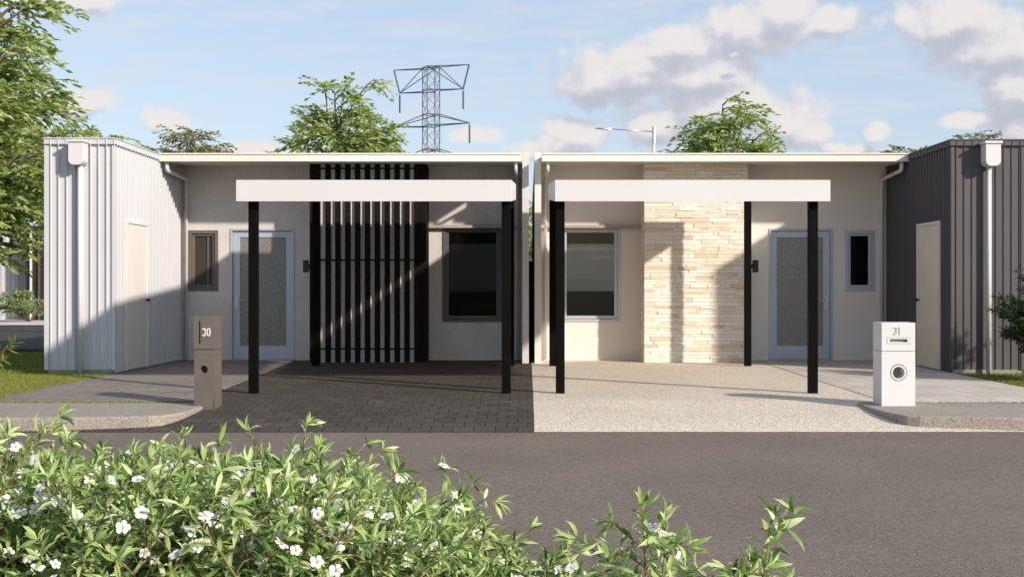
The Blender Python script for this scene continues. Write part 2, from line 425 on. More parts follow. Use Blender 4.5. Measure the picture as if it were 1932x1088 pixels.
mixk = N(nt, 'ShaderNodeMixRGB'); L(dmx.outputs[0], mixk.inputs['Fac']); L(mixc.outputs[0], mixk.inputs['Color1']); L(cmul.outputs[0], mixk.inputs['Color2'])
L(mixk.outputs[0], bg.inputs['Color'])

scene.view_settings.view_transform = 'Standard'
scene.view_settings.look = 'None'
scene.view_settings.exposure = EXPO
scene.view_settings.gamma = 1.0

# ------------------------------------------------------------------ ground
def sheet(name, poly, z, mat):
    b = MB(); n = len(poly)
    b.add([(x, y, z) for x, y in poly], [tuple(range(n))])
    o = b.build(name, mat); tag(o, kind='structure'); return o
sheet('ground', [(-2500,-600),(2500,-600),(2500,4000),(-2500,4000)], -.18, M['soil'])
sheet('road', [(-90,4.6),(90,4.6),(90,11.42),(-90,11.42)], -.13, M['asphalt'])
sheet('lawn', [(-60,12.55),(CX-3.57,12.55),(CX-3.57,13.3),(CX+3.68,13.3),(CX+3.68,12.55),(60,12.55),(60,70),(-60,70)], -.012, M['lawn'])
sheet('back_road', [(-60,23.2),(-6.95,23.2),(-6.95,39),(-60,39)], -.004, M['asphalt_shaded'])
sheet('back_footpath', [(-60,39),(-6.95,39),(-6.95,48),(-60,48)], .02, M['foot_far'])
b = MB(); b.box(-60, -6.95, 22.9, 23.2, -.1, .05); tag(b.build('back_kerb', M['asphalt_shaded']), kind='structure')  # dark strip, the shaded gutter painted into its colour
# near verge under the hedge
b = MB(); b.box(-60, 60, -30, 4.5, -.17, -.06); tag(b.build('near_verge', M['soil']), kind='structure')
b = MB(); b.box(-60, 60, 4.5, 4.6, -.17, -.05); tag(b.build('near_kerb', M['kerb'], bevel=.02), kind='structure')

RAMP = [(11.2,-.126),(11.4,-.101),(11.55,-.085),(11.83,-.062),(12.2,-.044),(12.57,-.027),(13.0,0.0)]
def driveway(name, s, edge0, edge1, mat):
    """ramp from the road plus the flat apron up to the house; s = -1 left, +1 right"""
    b = MB()
    rows = [(y, z, 5.2) for y, z in RAMP[:-2]] + [(12.57,-.027,4.3),(13.0,0.0,edge0),(20.6,0.0,edge1)]
    vs = []
    for y, z, u in rows:
        vs += [(CX, y, z), (CX + s*u, y, z)]
    fs = []
    for i in range(len(rows)-1):
        f = (2*i, 2*i+1, 2*i+3, 2*i+2)
        fs.append(f if s > 0 else f[::-1])
    b.add(vs, fs)
    return tag(b.build(name, mat), kind='structure')
driveway('left_driveway', -1, 3.66, 4.05, M['paver_dark'])
driveway('right_driveway', 1, 3.79, 3.79, M['aggregate'])

def path(name, s, xin0, xin1, xout, mat, y0=12.84):
    b = MB()
    pts = [(CX+s*xin0, y0), (CX+s*xout, y0), (CX+s*(xout-.0), 20.6), (CX+s*xin1, 20.6)]
    if s < 0: pts = pts[::-1]
    b.prism_z(pts, -.1, .007)
    return tag(b.build(name, mat), kind='structure')
path('left_path', -1, 3.56, 3.95, 5.80, M['paver_mid'])
path('right_path', 1, 3.69, 3.69, 5.88, M['paver_light'])

def kerb(name, s):
    pts = [(3.36,12.68),(3.36,12.17),(3.376,11.83),(3.425,11.61),(3.487,11.45),(3.60,11.385),(3.9,11.33),(4.5,11.24),(5.6,11.2),(40,11.2),(40,12.72),(3.5,12.72)]
    # smooth the return
    poly = [(CX+s*u, y) for u, y in pts]
    if s < 0: poly = poly[::-1]
    b = MB(); b.prism_z(poly, -.2, .0)
    o = b.build(name, M['kerb'], bevel=.018)
    return tag(o, kind='structure')
kerb('left_kerb', -1); kerb('right_kerb', 1)

# ------------------------------------------------------------------ leaves
def leaves_mesh(name, items, mat, parent, fine=False):
    """items: list of (pos, dir, normal, length, width); each leaf is its own island folded along its midrib"""
    P_ = np.array([i[0] for i in items], float); D = np.array([i[1] for i in items], float); Nn = np.array([i[2] for i in items], float)
    ln = np.array([i[3] for i in items])[:, None]; wd = np.array([i[4] for i in items])[:, None]
    D /= np.linalg.norm(D, axis=1, keepdims=True) + 1e-9
    S = np.cross(D, Nn); S /= np.linalg.norm(S, axis=1, keepdims=True) + 1e-9
    U = np.cross(S, D)
    n = len(items)
    o0 = np.array(origin(parent)) if parent else np.zeros(3)
    P_ = P_ - o0
    if not fine:
        v = np.stack([P_, P_ + D*ln*.45 + S*wd*.5 + U*wd*.16, P_ + D*ln - U*ln*.08, P_ + D*ln*.45 - S*wd*.5 + U*wd*.16], 1).reshape(-1, 3)
        base = np.arange(n)[:, None]*4
        f = np.concatenate([base + np.array([0, 2, 1]), base + np.array([0, 3, 2])], 1).reshape(-1, 3).tolist()
    else:
        def at(t, droop): return P_ + D*ln*t - U*ln*droop
        m1, m2, tip = at(.32, -.03), at(.68, .0), at(1.0, .16)
        v = np.stack([P_, m1 + S*wd*.46 + U*wd*.18, m1, m1 - S*wd*.46 + U*wd*.18,
                      m2 + S*wd*.40 + U*wd*.14, m2, m2 - S*wd*.40 + U*wd*.14, tip], 1).reshape(-1, 3)
        f = []
        pat = [(0,2,1),(0,3,2),(1,2,5,4),(2,3,6,5),(4,5,7),(5,6,7)]
        for i in range(n):
            k = i*8
            for p in pat: f.append(tuple(k+j for j in p))
    me = bpy.data.meshes.new(name); me.from_pydata(v.tolist(), [], f); me.materials.append(mat)
    if fine: me.shade_smooth()
    o = bpy.data.objects.new(name, me); COL.objects.link(o)
    if parent: o.parent = parent
    return o

def rnd_unit(rg):
    while True:
        v = Vector((rg.uniform(-1,1), rg.uniform(-1,1), rg.uniform(-1,1)))
        if .05 < v.length < 1: return v.normalized()

def make_tree(name, label, loc, height, radius, crown_base, leaf, seed, group, mat, n_limb=8, n_sub=8, n_twig=5, n_leaf=13, trunk_r=.12, flat=.95, cat='tree'):
    rg = random.Random(seed)
    root = empty(name, loc); tag(root, label, cat, group)
    base = Vector(loc)
    tr = MB(); items = []
    fork = crown_base*.75
    tr.tube([base + Vector((0,0,-.1)), base + Vector((rg.uniform(-.08,.08), rg.uniform(-.08,.08), fork*.5)), base + Vector((rg.uniform(-.1,.1), rg.uniform(-.1,.1), fork))],
            [trunk_r*1.25, trunk_r, trunk_r*.85], 8)
    top = base + Vector((0, 0, fork))
    for i in range(n_limb):
        az = 2*math.pi*(i*.618 + rg.uniform(-.08, .08))
        k = i/(n_limb-1)                         # 0 outer low, 1 central leader
        rr = radius*(1-.85*k**2.6)*rg.uniform(.7, 1.1)
        hz = crown_base + (height-crown_base)*(.18 + .78*k)*rg.uniform(.84, 1.04)
        hz = min(hz, crown_base + (height-crown_base)*.84)
        end = base + Vector((math.cos(az)*rr*.8, math.sin(az)*rr*.8, hz))
        mid = top.lerp(end, .5) + Vector((0, 0, .12*height*(1-k)*.6))
        pts = []
        for t in np.linspace(0, 1, 7):
            p = top*(1-t)**2 + mid*2*t*(1-t) + end*t*t
            pts.append(p + Vector((rg.uniform(-1,1), rg.uniform(-1,1), rg.uniform(-1,1)))*.03*radius*(t > 0))
        r0 = trunk_r*(.45 + .25*k)
        tr.tube(pts, [r0*(1-.85*t) for t in np.linspace(0,1,7)], 6)
        for j in range(n_sub):
            t = .3 + .7*(j+rg.random())/n_sub
            ii = min(5, int(t*6)); p = pts[ii].lerp(pts[ii+1], t*6-ii)
            a2 = az + rg.uniform(-2.0, 2.0) if k < .8 else rg.uniform(0, 2*math.pi)
            ln = radius*(.28 + .35*rg.random())*(1.15-.55*t)
            d = Vector((math.cos(a2), math.sin(a2), rg.uniform(-.25, .95))).normalized()
            e = p + d*ln
            mpt = p.lerp(e, .5) + Vector((0,0,ln*.10))
            sp = [p, mpt, e]
            tr.tube(sp, [r0*.30, r0*.2, r0*.07], 4, cap=False)
            for w in range(n_twig):
                tt = .25 + .75*(w+rg.random())/n_twig
                q0 = sp[0].lerp(sp[1], tt*2) if tt < .5 else sp[1].lerp(sp[2], tt*2-1)
                a3 = math.atan2(d.y, d.x) + rg.uniform(-1.2, 1.2)
                td = Vector((math.cos(a3), math.sin(a3), rg.uniform(-.55, .65))).normalized()
                tl = leaf*rg.uniform(2.2, 4.2)
                tr.tube([q0, q0 + td*tl*.6], [r0*.07, r0*.03], 3, cap=False)
                side = td.cross(Vector((0,0,1))).normalized()
                for m in range(n_leaf):
                    u = (m+.5)/n_leaf
                    s = 1 if m % 2 else -1
                    pos = q0 + td*tl*u + Vector((0,0,-.25*tl*u*u)) + rnd_unit(rg)*leaf*.22
                    dd = td*(.55+.5*u) + side*s*(.9-.4*u) + Vector((0,0,rg.uniform(-.5,.15)))
                    nn = Vector((0,0,1)) + rnd_unit(rg)*flat
                    L_ = leaf*rg.uniform(.7, 1.15)
                    items.append((pos, dd, nn, L_, L_*.42))
    tr.build('trunk', M['bark'], root, smooth=True)
    leaves_mesh('crown', items, mat, root)
    return root

def copy_tree(o, loc, label, scale=1, rotz=0):
    r = o.copy(); COL.objects.link(r); r.location = loc; r.scale = (scale,)*3; r.rotation_euler = (0, 0, rotz); r['label'] = label
    for ch in list(o.children):
        c = ch.copy(); COL.objects.link(c); c.parent = r
    return r

# ------------------------------------------------------------------ house building blocks
def wall_front(b, x0, x1, z0, z1, y, depth, holes):
    """flat wall facing -Y with rectangular openings and their reveals"""
    xs = sorted({x0, x1, *[h[0] for h in holes], *[h[1] for h in holes]})
    zs = sorted({z0, z1, *[h[2] for h in holes], *[h[3] for h in holes]})
    for i in range(len(xs)-1):
        for j in range(len(zs)-1):
            cx, cz = (xs[i]+xs[i+1])/2, (zs[j]+zs[j+1])/2
            if any(h[0] < cx < h[1] and h[2] < cz < h[3] for h in holes): continue
            b.quad((xs[i],y,zs[j]), (xs[i+1],y,zs[j]), (xs[i+1],y,zs[j+1]), (xs[i],y,zs[j+1]))
    for h in holes:
        a, c, d, e = h
        b.quad((a,y,d),(a,y+depth,d),(c,y+depth,d),(c,y,d))
        b.quad((a,y,e),(c,y,e),(c,y+depth,e),(a,y+depth,e))
        b.quad((a,y,d),(a,y,e),(a,y+depth,e),(a,y+depth,d))
        b.quad((c,y,d),(c,y+depth,d),(c,y+depth,e),(c,y,e))

def frame_rect(b, x0, x1, z0, z1, w, y0, y1, wb=None, wt=None):
    wb = w if wb is None else wb; wt = w if wt is None else wt
    b.box(x0, x0+w, y0, y1, z0, z1); b.box(x1-w, x1, y0, y1, z0, z1)
    b.box(x0+w, x1-w, y0, y1, z0, z0+wb); b.box(x0+w, x1-w, y0, y1, z1-wt, z1)

def ribbed(b, p0, p1, nrm, z0, z1, pitch=.111, rib=.016, rh=.015, off=0.0, start=.06):
    """vertical ribbed sheet from p0 to p1 (plan), ribs proud along nrm"""
    d = Vector((p1[0]-p0[0], p1[1]-p0[1])); ln = d.length; d.normalize(); n2 = Vector(nrm)
    prof = [(0, 0)]
    s = start
    while s + rib < ln:
        prof += [(s, 0), (s+.003, rh), (s+rib-.003, rh), (s+rib, 0)]
        s += pitch
    prof.append((ln, 0))
    vs = []
    for s, h in prof:
        x = p0[0] + d.x*s + n2.x*(h+off); y = p0[1] + d.y*s + n2.y*(h+off)
        vs += [(x, y, z0), (x, y, z1)]
    fs = []
    for i in range(len(prof)-1):
        fs.append((2*i, 2*i+2, 2*i+3, 2*i+1))
    b.add(vs, fs)

YW = 20.2     # front wall plane
YF = 18.95    # fascia plane
YP = 19.6     # feature wall plane

def make_house(s, label, clad, wallm, partym, frame_small, frame_big, glass_big, glass_small):
    X = lambda u: CX + s*u
    def rng(u0, u1):
        a, c = X(u0), X(u1); return (min(a, c), max(a, c))
    UB = 5.81 if s < 0 else 5.89       # inner side of the side block
    UO = 6.74 if s < 0 else 6.88       # outer side of the side block
    YB = 16.93 if s < 0 else 17.1      # front of the side block
    YR = 31.0
    root = empty('house', (X(3.3), 22, 0)); tag(root, label, 'house', 'pair of attached single storey houses')
    # front wall with openings
    win = (.48, 1.475, .634, 2.179); door = (3.93, 4.99, .0, 2.18); sw = (5.19, 5.69, 1.146, 2.153)
    holes = []
    for h in (win, door, sw):
        a, c = rng(h[0], h[1]); holes.append((a, c, h[2], h[3]))
    b = MB(); x0, x1 = rng(.14, UB+.05)
    wall_front(b, x0, x1, -.05, 3.3, YW, .16, holes)
    b.build('front_wall', wallm, root)
    # party wall running back, and the rear and outer walls
    b = MB(); x0, x1 = rng(.046, .151)
    b.box(x0, x1, 19.4, YR, -.05, 3.345)
    b.build('party_wall', partym, root, bevel=.004)
    b = MB(); x0, x1 = rng(.16, UO-.02)
    b.box(x0, x1, YW+1.35, YR, -.05, 3.2)
    b.build('rear_wall', wallm, root)
    # roof: deck, fascia with gutter lip, soffit
    b = MB(); x0, x1 = rng(.155, UB+.10)
    b.box(x0, x1, YF+.03, YR+.2, 3.255, 3.283)
    roof = b.build('roof', M['fascia'], root)
    b = MB(); b.box(x0, x1, YF, YF+.028, 3.162, 3.268); b.box(x0, x1, YF-.018, YF+.028, 3.269, 3.292)
    b.build('fascia', M['fascia'], roof, bevel=.004)
    b = MB(); z0, z1 = 3.168, 3.215
    b.add([(x0,YF+.028,z0),(x1,YF+.028,z0),(x1,YW,z1),(x0,YW,z1),(x0,YF+.028,z0+.03),(x1,YF+.028,z0+.03),(x1,YW,z1+.03),(x0,YW,z1+.03)],
                  [(0,3,2,1),(4,5,6,7),(0,1,5,4),(1,2,6,5),(2,3,7,6),(3,0,4,7)])
    b.build('soffit', M['soffit'], roof)
    # hood over the main window
    b = MB(); x0, x1 = rng(.155, 1.80 if s > 0 else 1.70); b.box(x0, x1, YW-.09, YW, 2.186, 2.236)
    b.build('window_hood', M['hood'], root, bevel=.004)
    # main window
    a, c = rng(win[0], win[1])
    b = MB(); frame_rect(b, a, c, win[2], win[3], .05, YW-.012, YW+.10)
    w = b.build('window', frame_big, root, bevel=.003)
    b = MB(); frame_rect(b, a+.052, c-.052, win[2]+.055, win[3]-.03, .05, YW+.012, YW+.09, wt=.035)
    b.build('sash', frame_big, w, bevel=.003)
    b = MB(); b.box(a+.06, c-.06, YW+.045, YW+.06, win[2]+.06, win[3]-.04)
    b.build('pane', glass_big, w)
    if s > 0:       # room added behind the clear pane; bars and block imitate reflections
        ra, rc, y0_, y1_ = a-.35, c+.55, YW+.165, YW+1.3
        b = MB()
        b.quad((ra,y1_,.2),(rc,y1_,.2),(rc,y1_,2.7),(ra,y1_,2.7)); b.quad((ra,y0_,.2),(ra,y1_,.2),(ra,y1_,2.7),(ra,y0_,2.7)); b.quad((rc,y1_,.2),(rc,y0_,.2),(rc,y0_,2.7),(rc,y1_,2.7))
        b.quad((ra,y0_,.2),(rc,y0_,.2),(rc,y1_,.2),(ra,y1_,.2)); b.quad((ra,y1_,2.7),(rc,y1_,2.7),(rc,y0_,2.7),(ra,y0_,2.7))
        rm = b.build('room', M['room_wall'], w)
        b = MB(); b.box(ra+.01, rc-.01, y0_+.22, y0_+.42, 1.835, 1.90); b.build('reflection_bar', M['reflection_gold'], w)  # added bar standing in for a warm reflected band
        b = MB(); b.box(a+.55, rc-.01, y0_+.24, y0_+.42, 1.68, 1.735); b.build('reflection_bar', M['reflection_gold'], w)  # second added bar, the lower reflected band
        b = MB(); b.box(ra+.01, rc-.01, y1_-.6, y1_-.01, .21, 1.36); b.build('reflection_block', M['neigh_dark'], w)  # added dark block imitating the dark lower part of the reflection
    # small window
    a, c = rng(sw[0], sw[1])
    b = MB(); frame_rect(b, a, c, sw[2], sw[3], .055, YW-.012, YW+.10)
    w = b.build('window', frame_small, root, bevel=.003)
    b = MB(); frame_rect(b, a+.057, c-.057, sw[2]+.057, sw[3]-.05, .045, YW+.018, YW+.09)
    b.build('sash', frame_small, w, bevel=.003)
    b = MB(); b.box(a+.06, c-.06, YW+.05, YW+.065, sw[2]+.06, sw[3]-.055)
    b.build('pane', glass_small, w)
    if s < 0:   # curtain edge seen as a mullion in the left small window
        b = MB(); xm = a+.31; b.box(xm, xm+.02, YW+.03, YW+.048, sw[2]+.10, sw[3]-.09); b.build('mullion', frame_small, w)
    # front door
    a, c = rng(door[0], door[1])
    b = MB(); frame_rect(b, a, c, .0, door[3], .035, YW-.015, YW+.10, wb=.02)
    d = b.build('front_door', M['door_silver'], root, bevel=.003)
    b = MB()
    ga, gc = rng(4.07, 4.84)
    la, lc = a+.04, c-.04
    b.box(la, ga, YW+.03, YW+.075, .024, door[3]-.04); b.box(gc, lc, YW+.03, YW+.075, .024, door[3]-.04)
    b.box(ga, gc, YW+.03, YW+.075, .024, .24); b.box(ga, gc, YW+.03, YW+.075, 2.037, door[3]-.04)
    b.build('door_leaf', M['door_silver'], d, bevel=.003)
    b = MB(); b.box(ga-.005, gc+.005, YW+.045, YW+.06, .235, 2.042)
    b.build('glass', M['glass_obscure'], d)
    b = MB(); ha, hc = rng(4.86, 4.92); b.box(ha, hc, YW+.012, YW+.03, .856, 1.058)
    hx = X(4.87); zc = .99
    b.tube([(hx, YW+.012, zc), (hx, YW-.03, zc)], .010, 8); b.tube([(hx, YW-.03, zc), (hx-s*.12, YW-.03, zc)], .009, 8)
    b.build('handle', M['steel'], d, bevel=.002)
    # projecting feature wall
    if s > 0:
        u0, u1 = 1.81, 3.48
        x0, x1 = rng(u0, u1)
        b = MB(); b.box(x0+.012, x1-.012, YP+.012, YW-.002, -.05, 3.19)
        fw = b.build('feature_wall', M['mortar'], root)
        rg = random.Random(5)
        st = MB(); z = 0.0
        while z < 3.155:
            h = rg.choice([.034, .042, .05, .058, .066]); h = min(h, 3.19-z)
            x = x0 - .0
            while x < x1-1e-4:
                l = rg.choice([.10, .16, .22, .28, .36, .46]); 
                if x1-(x+l) < .07: l = x1-x
                pr = rg.uniform(0, .012)
                if rg.random() < .12: pr += .008
                j = .0004
                # front stone with slightly eased face
                a_, c_, d_, e_ = x+j, x+l-j, z+j, z+h-j
                y0 = YP-pr; ea = .0014
                t1, t2 = rg.uniform(-.004,.004), rg.uniform(-.003,.003)
                vs = [(a_,YP+.03,d_),(c_,YP+.03,d_),(c_,YP+.03,e_),(a_,YP+.03,e_),
                      (a_+ea,y0+t1,d_+ea),(c_-ea,y0+t2,d_+ea),(c_-ea,y0-t1,e_-ea),(a_+ea,y0-t2,e_-ea)]
                st.add(vs, [(4,5,6,7),(0,1,5,4),(1,2,6,5),(2,3,7,6),(3,0,4,7)])
                x += l
            y = YP+.031                     # inner side return
            while y < YW-.01:
                l = rg.choice([.12, .2, .28]); 
                if YW-(y+l) < .06: l = YW-.002-y
                pr = rg.uniform(0, .006)
                st.box(x0-pr, x0+.011, y+.001, y+l-.001, z+.0012, z+h-.0012)
                y += l
            y = YP+.031
            while y < YW-.01:               # outer side return
                l = rg.choice([.12, .2, .28]); 
                if YW-(y+l) < .06: l = YW-.002-y
                st.box(x1-.011, x1+rg.uniform(0,.006), y+.001, y+l-.001, z+.0012, z+h-.0012)
                y += l
            z += h
        st.build('stone_cladding', M['stone'], fw)
    else:
        x0, x1 = rng(1.72, 3.56)
        b = MB(); b.box(x0+.02, x1-.0, YP+.048, YW-.002, -.05, 3.19)
        b.build('feature_wall', wallm, root)
        # batten screen in front of it
        b = MB()
        for z in (.222, 1.648, 3.12):
            b.box(x0+.08, x1+.02, YP+.024, YP+.036, z-.012, z+.012)
        b.box(x0-.01, x0+.16, YP, YP+.045, .0, 3.19)          # wide left post
        scr = b.build('batten_screen', M['batten'], root, bevel=.002)
        k = YP/2300
        b = MB(); b.box((792-996)*k, (802.5-996)*k, YP, YP+.045, .0, 3.19); b.box((802.6-996)*k, (803.6-996)*k, YP, YW-.003, .0, 3.19)
        b.build('corner_post', M['batten'], scr, bevel=.002)
        for i in range(10):
            xa = (613.4 + 18.65*i - 996)*k
            b = MB(); b.box(xa, xa + 10.3*k, YP+.004, YP+.044, .005, 3.19)
            b.build('batten', M['batten'], scr, bevel=.002)
    # side block with ribbed cladding
    xi, xo = X(UB), X(UO)
    ZT = 3.268
    b = MB()
    if s < 0:
        ribbed(b, (xo, YB), (xi, YB), (0,-1), .06, 3.2, start=.05, rib=.018, rh=.026)
        ribbed(b, (xi, YB), (xi, YW+.02), (1,0), .02, 3.2, start=.05, rib=.03, rh=.022)
        ribbed(b, (xo, YR), (xo, YB), (-1,0), .06, 3.2)
    else:
        ribbed(b, (xi, YB), (xo, YB), (0,-1), .06, 3.2, start=.05)
        ribbed(b, (xi, YW+.02), (xi, YB), (-1,0), .02, 3.2, start=.05, rib=.03, rh=.022)
        ribbed(b, (xo, YB), (xo, YR), (1,0), .06, 3.2)
    blk = b.build('side_block', clad, root)
    b = MB()     # corner trims
    b.box(xi-.022, xi+.022, YB-.026, YB+.02, .06, 3.17); b.box(xo-.03, xo+.03, YB-.026, YB+.03, .06, 3.17)
    b.build('corner_trim', clad, blk, bevel=.003)
    b = MB()     # parapet band with ribs, a thin shadow line under it and a closed top
    off = .03
    if s < 0:
        ribbed(b, (xo-off, YB), (xi+off, YB), (0,-1), 3.178, ZT, start=.08, off=off, rh=.010)
        ribbed(b, (xi, YB-off), (xi, YF+.3), (1,0), 3.178, ZT, start=.08, off=off, rh=.010)
        ribbed(b, (xo, YR), (xo, YB-off), (-1,0), 3.178, ZT, off=off, rh=.010)
    else:
        ribbed(b, (xi-off, YB), (xo+off, YB), (0,-1), 3.178, ZT, start=.08, off=off, rh=.010)
        ribbed(b, (xi, YF+.3), (xi, YB-off), (-1,0), 3.178, ZT, start=.08, off=off, rh=.010)
        ribbed(b, (xo, YB-off), (xo, YR), (1,0), 3.178, ZT, off=off, rh=.010)
    xa, xb = min(xi, xo)-off, max(xi, xo)+off
    b.box(xa-.014, xb+.014, YB-off-.014, YR, ZT-.004, ZT+.010); b.box(xa, xb, YB-off, YR, 3.18, 3.19)
    b.build('parapet_cap', clad, blk)
    b = MB(); b.box(min(xi,xo)+.01, max(xi,xo)-.01, YB+.006, YR-.5, -.1, .07)
    b.build('footing', M['footing'], blk)
    # utility door in the inner side
    y0, y1 = (17.42, 18.31) if s < 0 else (17.55, 18.5)
    f0, f1 = (xi+s*.01, xi-s*.045)
    b = MB()
    for (ya, yb, za, zb) in ((y0-.04, y0, .02, 2.12), (y1, y1+.04, .02, 2.12), (y0-.04, y1+.04, 2.121, 2.165)):
        b.box(f0, f1, ya, yb, za, zb)
    ud = b.build('utility_door', M['door_white'] if s < 0 else M['soffit'], root, bevel=.003)
    b = MB(); b.box(f0, xi-s*.03, y0, y1, .025, 2.12)
    b.build('door_leaf', M['door_white'] if s < 0 else M['soffit'], ud)
    b = MB(); ky = y1-.07; xk = xi-s*.03
    b.tube([(xk, ky, 1.02), (xk-s*.03, ky, 1.02)], .012, 10); b.tube([(xk-s*.03, ky, 1.02), (xk-s*.045, ky, 1.02), (xk-s*.065, ky, 1.02)], [.018, .028, .016], 12)
    b.build('knob', M['black_metal'], ud, smooth=True)
    # rain head and downpipe on the front of the block
    hx0, hx1 = ((129-996)*16.72/2300, (157.5-996)*16.72/2300) if s < 0 else ((1859-996)*16.9/2300, (1887.5-996)*16.9/2300)
    yb = YB-.024; yf = yb-.20; zt, zb = 3.195, 2.885; r = .075
    poly = [(hx0, zt), (hx0, zb+r)]
    poly += [(hx0+r-r*math.cos(t), zb+r-r*math.sin(t)) for t in np.linspace(.15, math.pi/2, 7)]
    poly += [(hx1-r+r*math.sin(t), zb+r-r*math.cos(t)) for t in np.linspace(0, math.pi/2-.15, 7)]
    poly += [(hx1, zb+r), (hx1, zt)]
    b = MB(); b.prism_y(poly, yf, yb)
    rh = b.build('rain_head', M['white_paint'], root, bevel=.004)
    b = MB(); b.box(hx0-.02, hx1+.02, yf-.02, yb, zt+.001, zt+.035); b.build('lid', M['white_paint'], rh, bevel=.004)
    px = (hx0+hx1)/2 + (.012 if s < 0 else -.01)
    b = MB(); b.tube([(px, yb-.06, zb+.02), (px, yb-.06, .0)], .033, 16)
    b.build('downpipe', M['white_paint'], root, smooth=True)
    # gutter downpipe that doubles back to the wall, by the side block and by the party wall
    for (u_out, u_in, rr) in ((UB-.11, UB-.10, .032), (.25, .235, .026)):
        gx, wx = X(u_out), X(u_in)
        yg = YF+.10
        b = MB()
        b.tube([(gx, yg, 3.175), (gx, yg, 3.06), (gx, yg+.03, 3.035), (wx, YW-.09, 2.99), (wx, YW-.055, 2.96), (wx, YW-.055, .015)], rr, 14)
        b.build('downpipe', M['white_paint'], root, smooth=True)
    return root

make_house(-1, 'left house with grey rendered wall, black batten screen and pale ribbed side block', M['white_clad'], M['render_grey'], M['party_grey'],
           M['frame_taupe'], M['frame_dark'], M['glass_black'], M['glass_brown'])
make_house(1, 'right house with cream wall, ledgestone pillar and charcoal ribbed side block', M['dark_clad'], M['render_cream'], M['party_cream'],
           M['frame_silver'], M['frame_silver'], M['glass_grey'], M['glass_black'])

# wall lights fixed to the outer sides of the feature walls
for s, ua, ub, lab in ((-1, 3.56, 3.64, 'black wall light between the batten screen and the left front door'), (1, 3.486, 3.612, 'black wall light between the stone pillar and the right front door')):
    X = lambda u: CX + s*u
    root = empty('wall_light', (X(ua+.1), 19.9, 1.55)); tag(root, lab, 'wall light', 'wall lights by the front doors')
    b = MB(); x0 = X(ub); x1 = X(ub+.085); b.box(x0, x1, 19.86, 19.95, 1.452, 1.652)
    b.build('lamp_body', M['black_metal'], root, bevel=.004)
    b = MB(); b.box(X(ua+.004), X(ub), 19.89, 19.92, 1.52, 1.585)
    b.build('bracket', M['black_metal'], root, bevel=.003)

# ------------------------------------------------------------------ carports
def make_carport(s, label):
    X = lambda u: CX + s*u
    xa, xb = sorted((X(.245), X(3.34)))
    y0, y1 = 13.7, 18.84
    zb0, zb1 = 2.168, 2.56           # underside rises towards the house
    th = .240
    root = empty('carport', (X(1.8), 16.2, 0)); tag(root, label, 'carport', 'carports in front of the two houses')
    def slab(b, x0, x1, ya, yb, lo, hi):
        z = lambda y, o: zb0 + (zb1-zb0)*(y-y0)/(y1-y0) + o
        b.add([(x0,ya,z(ya,lo)),(x1,ya,z(ya,lo)),(x1,yb,z(yb,lo)),(x0,yb,z(yb,lo)),(x0,ya,z(ya,hi)),(x1,ya,z(ya,hi)),(x1,yb,z(yb,hi)),(x0,yb,z(yb,hi))],
              [(0,3,2,1),(4,5,6,7),(0,1,5,4),(1,2,6,5),(2,3,7,6),(3,0,4,7)])
    b = MB(); slab(b, xa+.021, xb-.021, y0+.021, y1-.021, .03, .16)
    roof = b.build('roof', M['carport_under'], root)
    b = MB()
    slab(b, xa, xb, y0, y0+.02, 0, th); slab(b, xa, xb, y1-.02, y1, 0, th)
    slab(b, xa, xa+.02, y0+.0205, y1-.0205, 0, th); slab(b, xb-.02, xb, y0+.0205, y1-.0205, 0, th)
    b.build('fascia', M['carport_white'], roof, bevel=.002)
    for (u, y) in ((.2575, 13.82), (.27, 18.78), (3.13, 13.82), (3.27, 18.78)):
        ww = .1
        if y > 18: y = 18.70
        p0, p1 = sorted((X(u), X(u+ww)))
        z = zb0 + (zb1-zb0)*(y-y0)/(y1-y0) + .03
        b = MB(); b.box(p0, p1, y, y+ww, -.02, z)
        b.build('post', M['black_post'], root, bevel=.003)
    return root
make_carport(-1, 'white topped carport on four black posts over the dark paved driveway')
make_carport(1, 'white topped carport on four black posts over the pale pebble driveway')

# ------------------------------------------------------------------ letterboxes
def digit_paths(ch):
    arc = lambda cx, cz, rx, rz, a0, a1, n=14: [(cx+rx*math.cos(R(a0+(a1-a0)*k/n)), cz+rz*math.sin(R(a0+(a1-a0)*k/n))) for k in range(n+1)]
    if ch == '0': return [(arc(.5, .69, .38, .25, 0, 180) + arc(.5, .31, .38, .25, 180, 360), True)]
    if ch == '3': return [(arc(.5, .72, .36, .22, 165, -75, 14) + arc(.5, .28, .38, .24, 78, -165, 16), False)]
    return [([(.12, .80), (.30, .86), (.44, .97), (.52, .97), (.52, -.01)], False)]

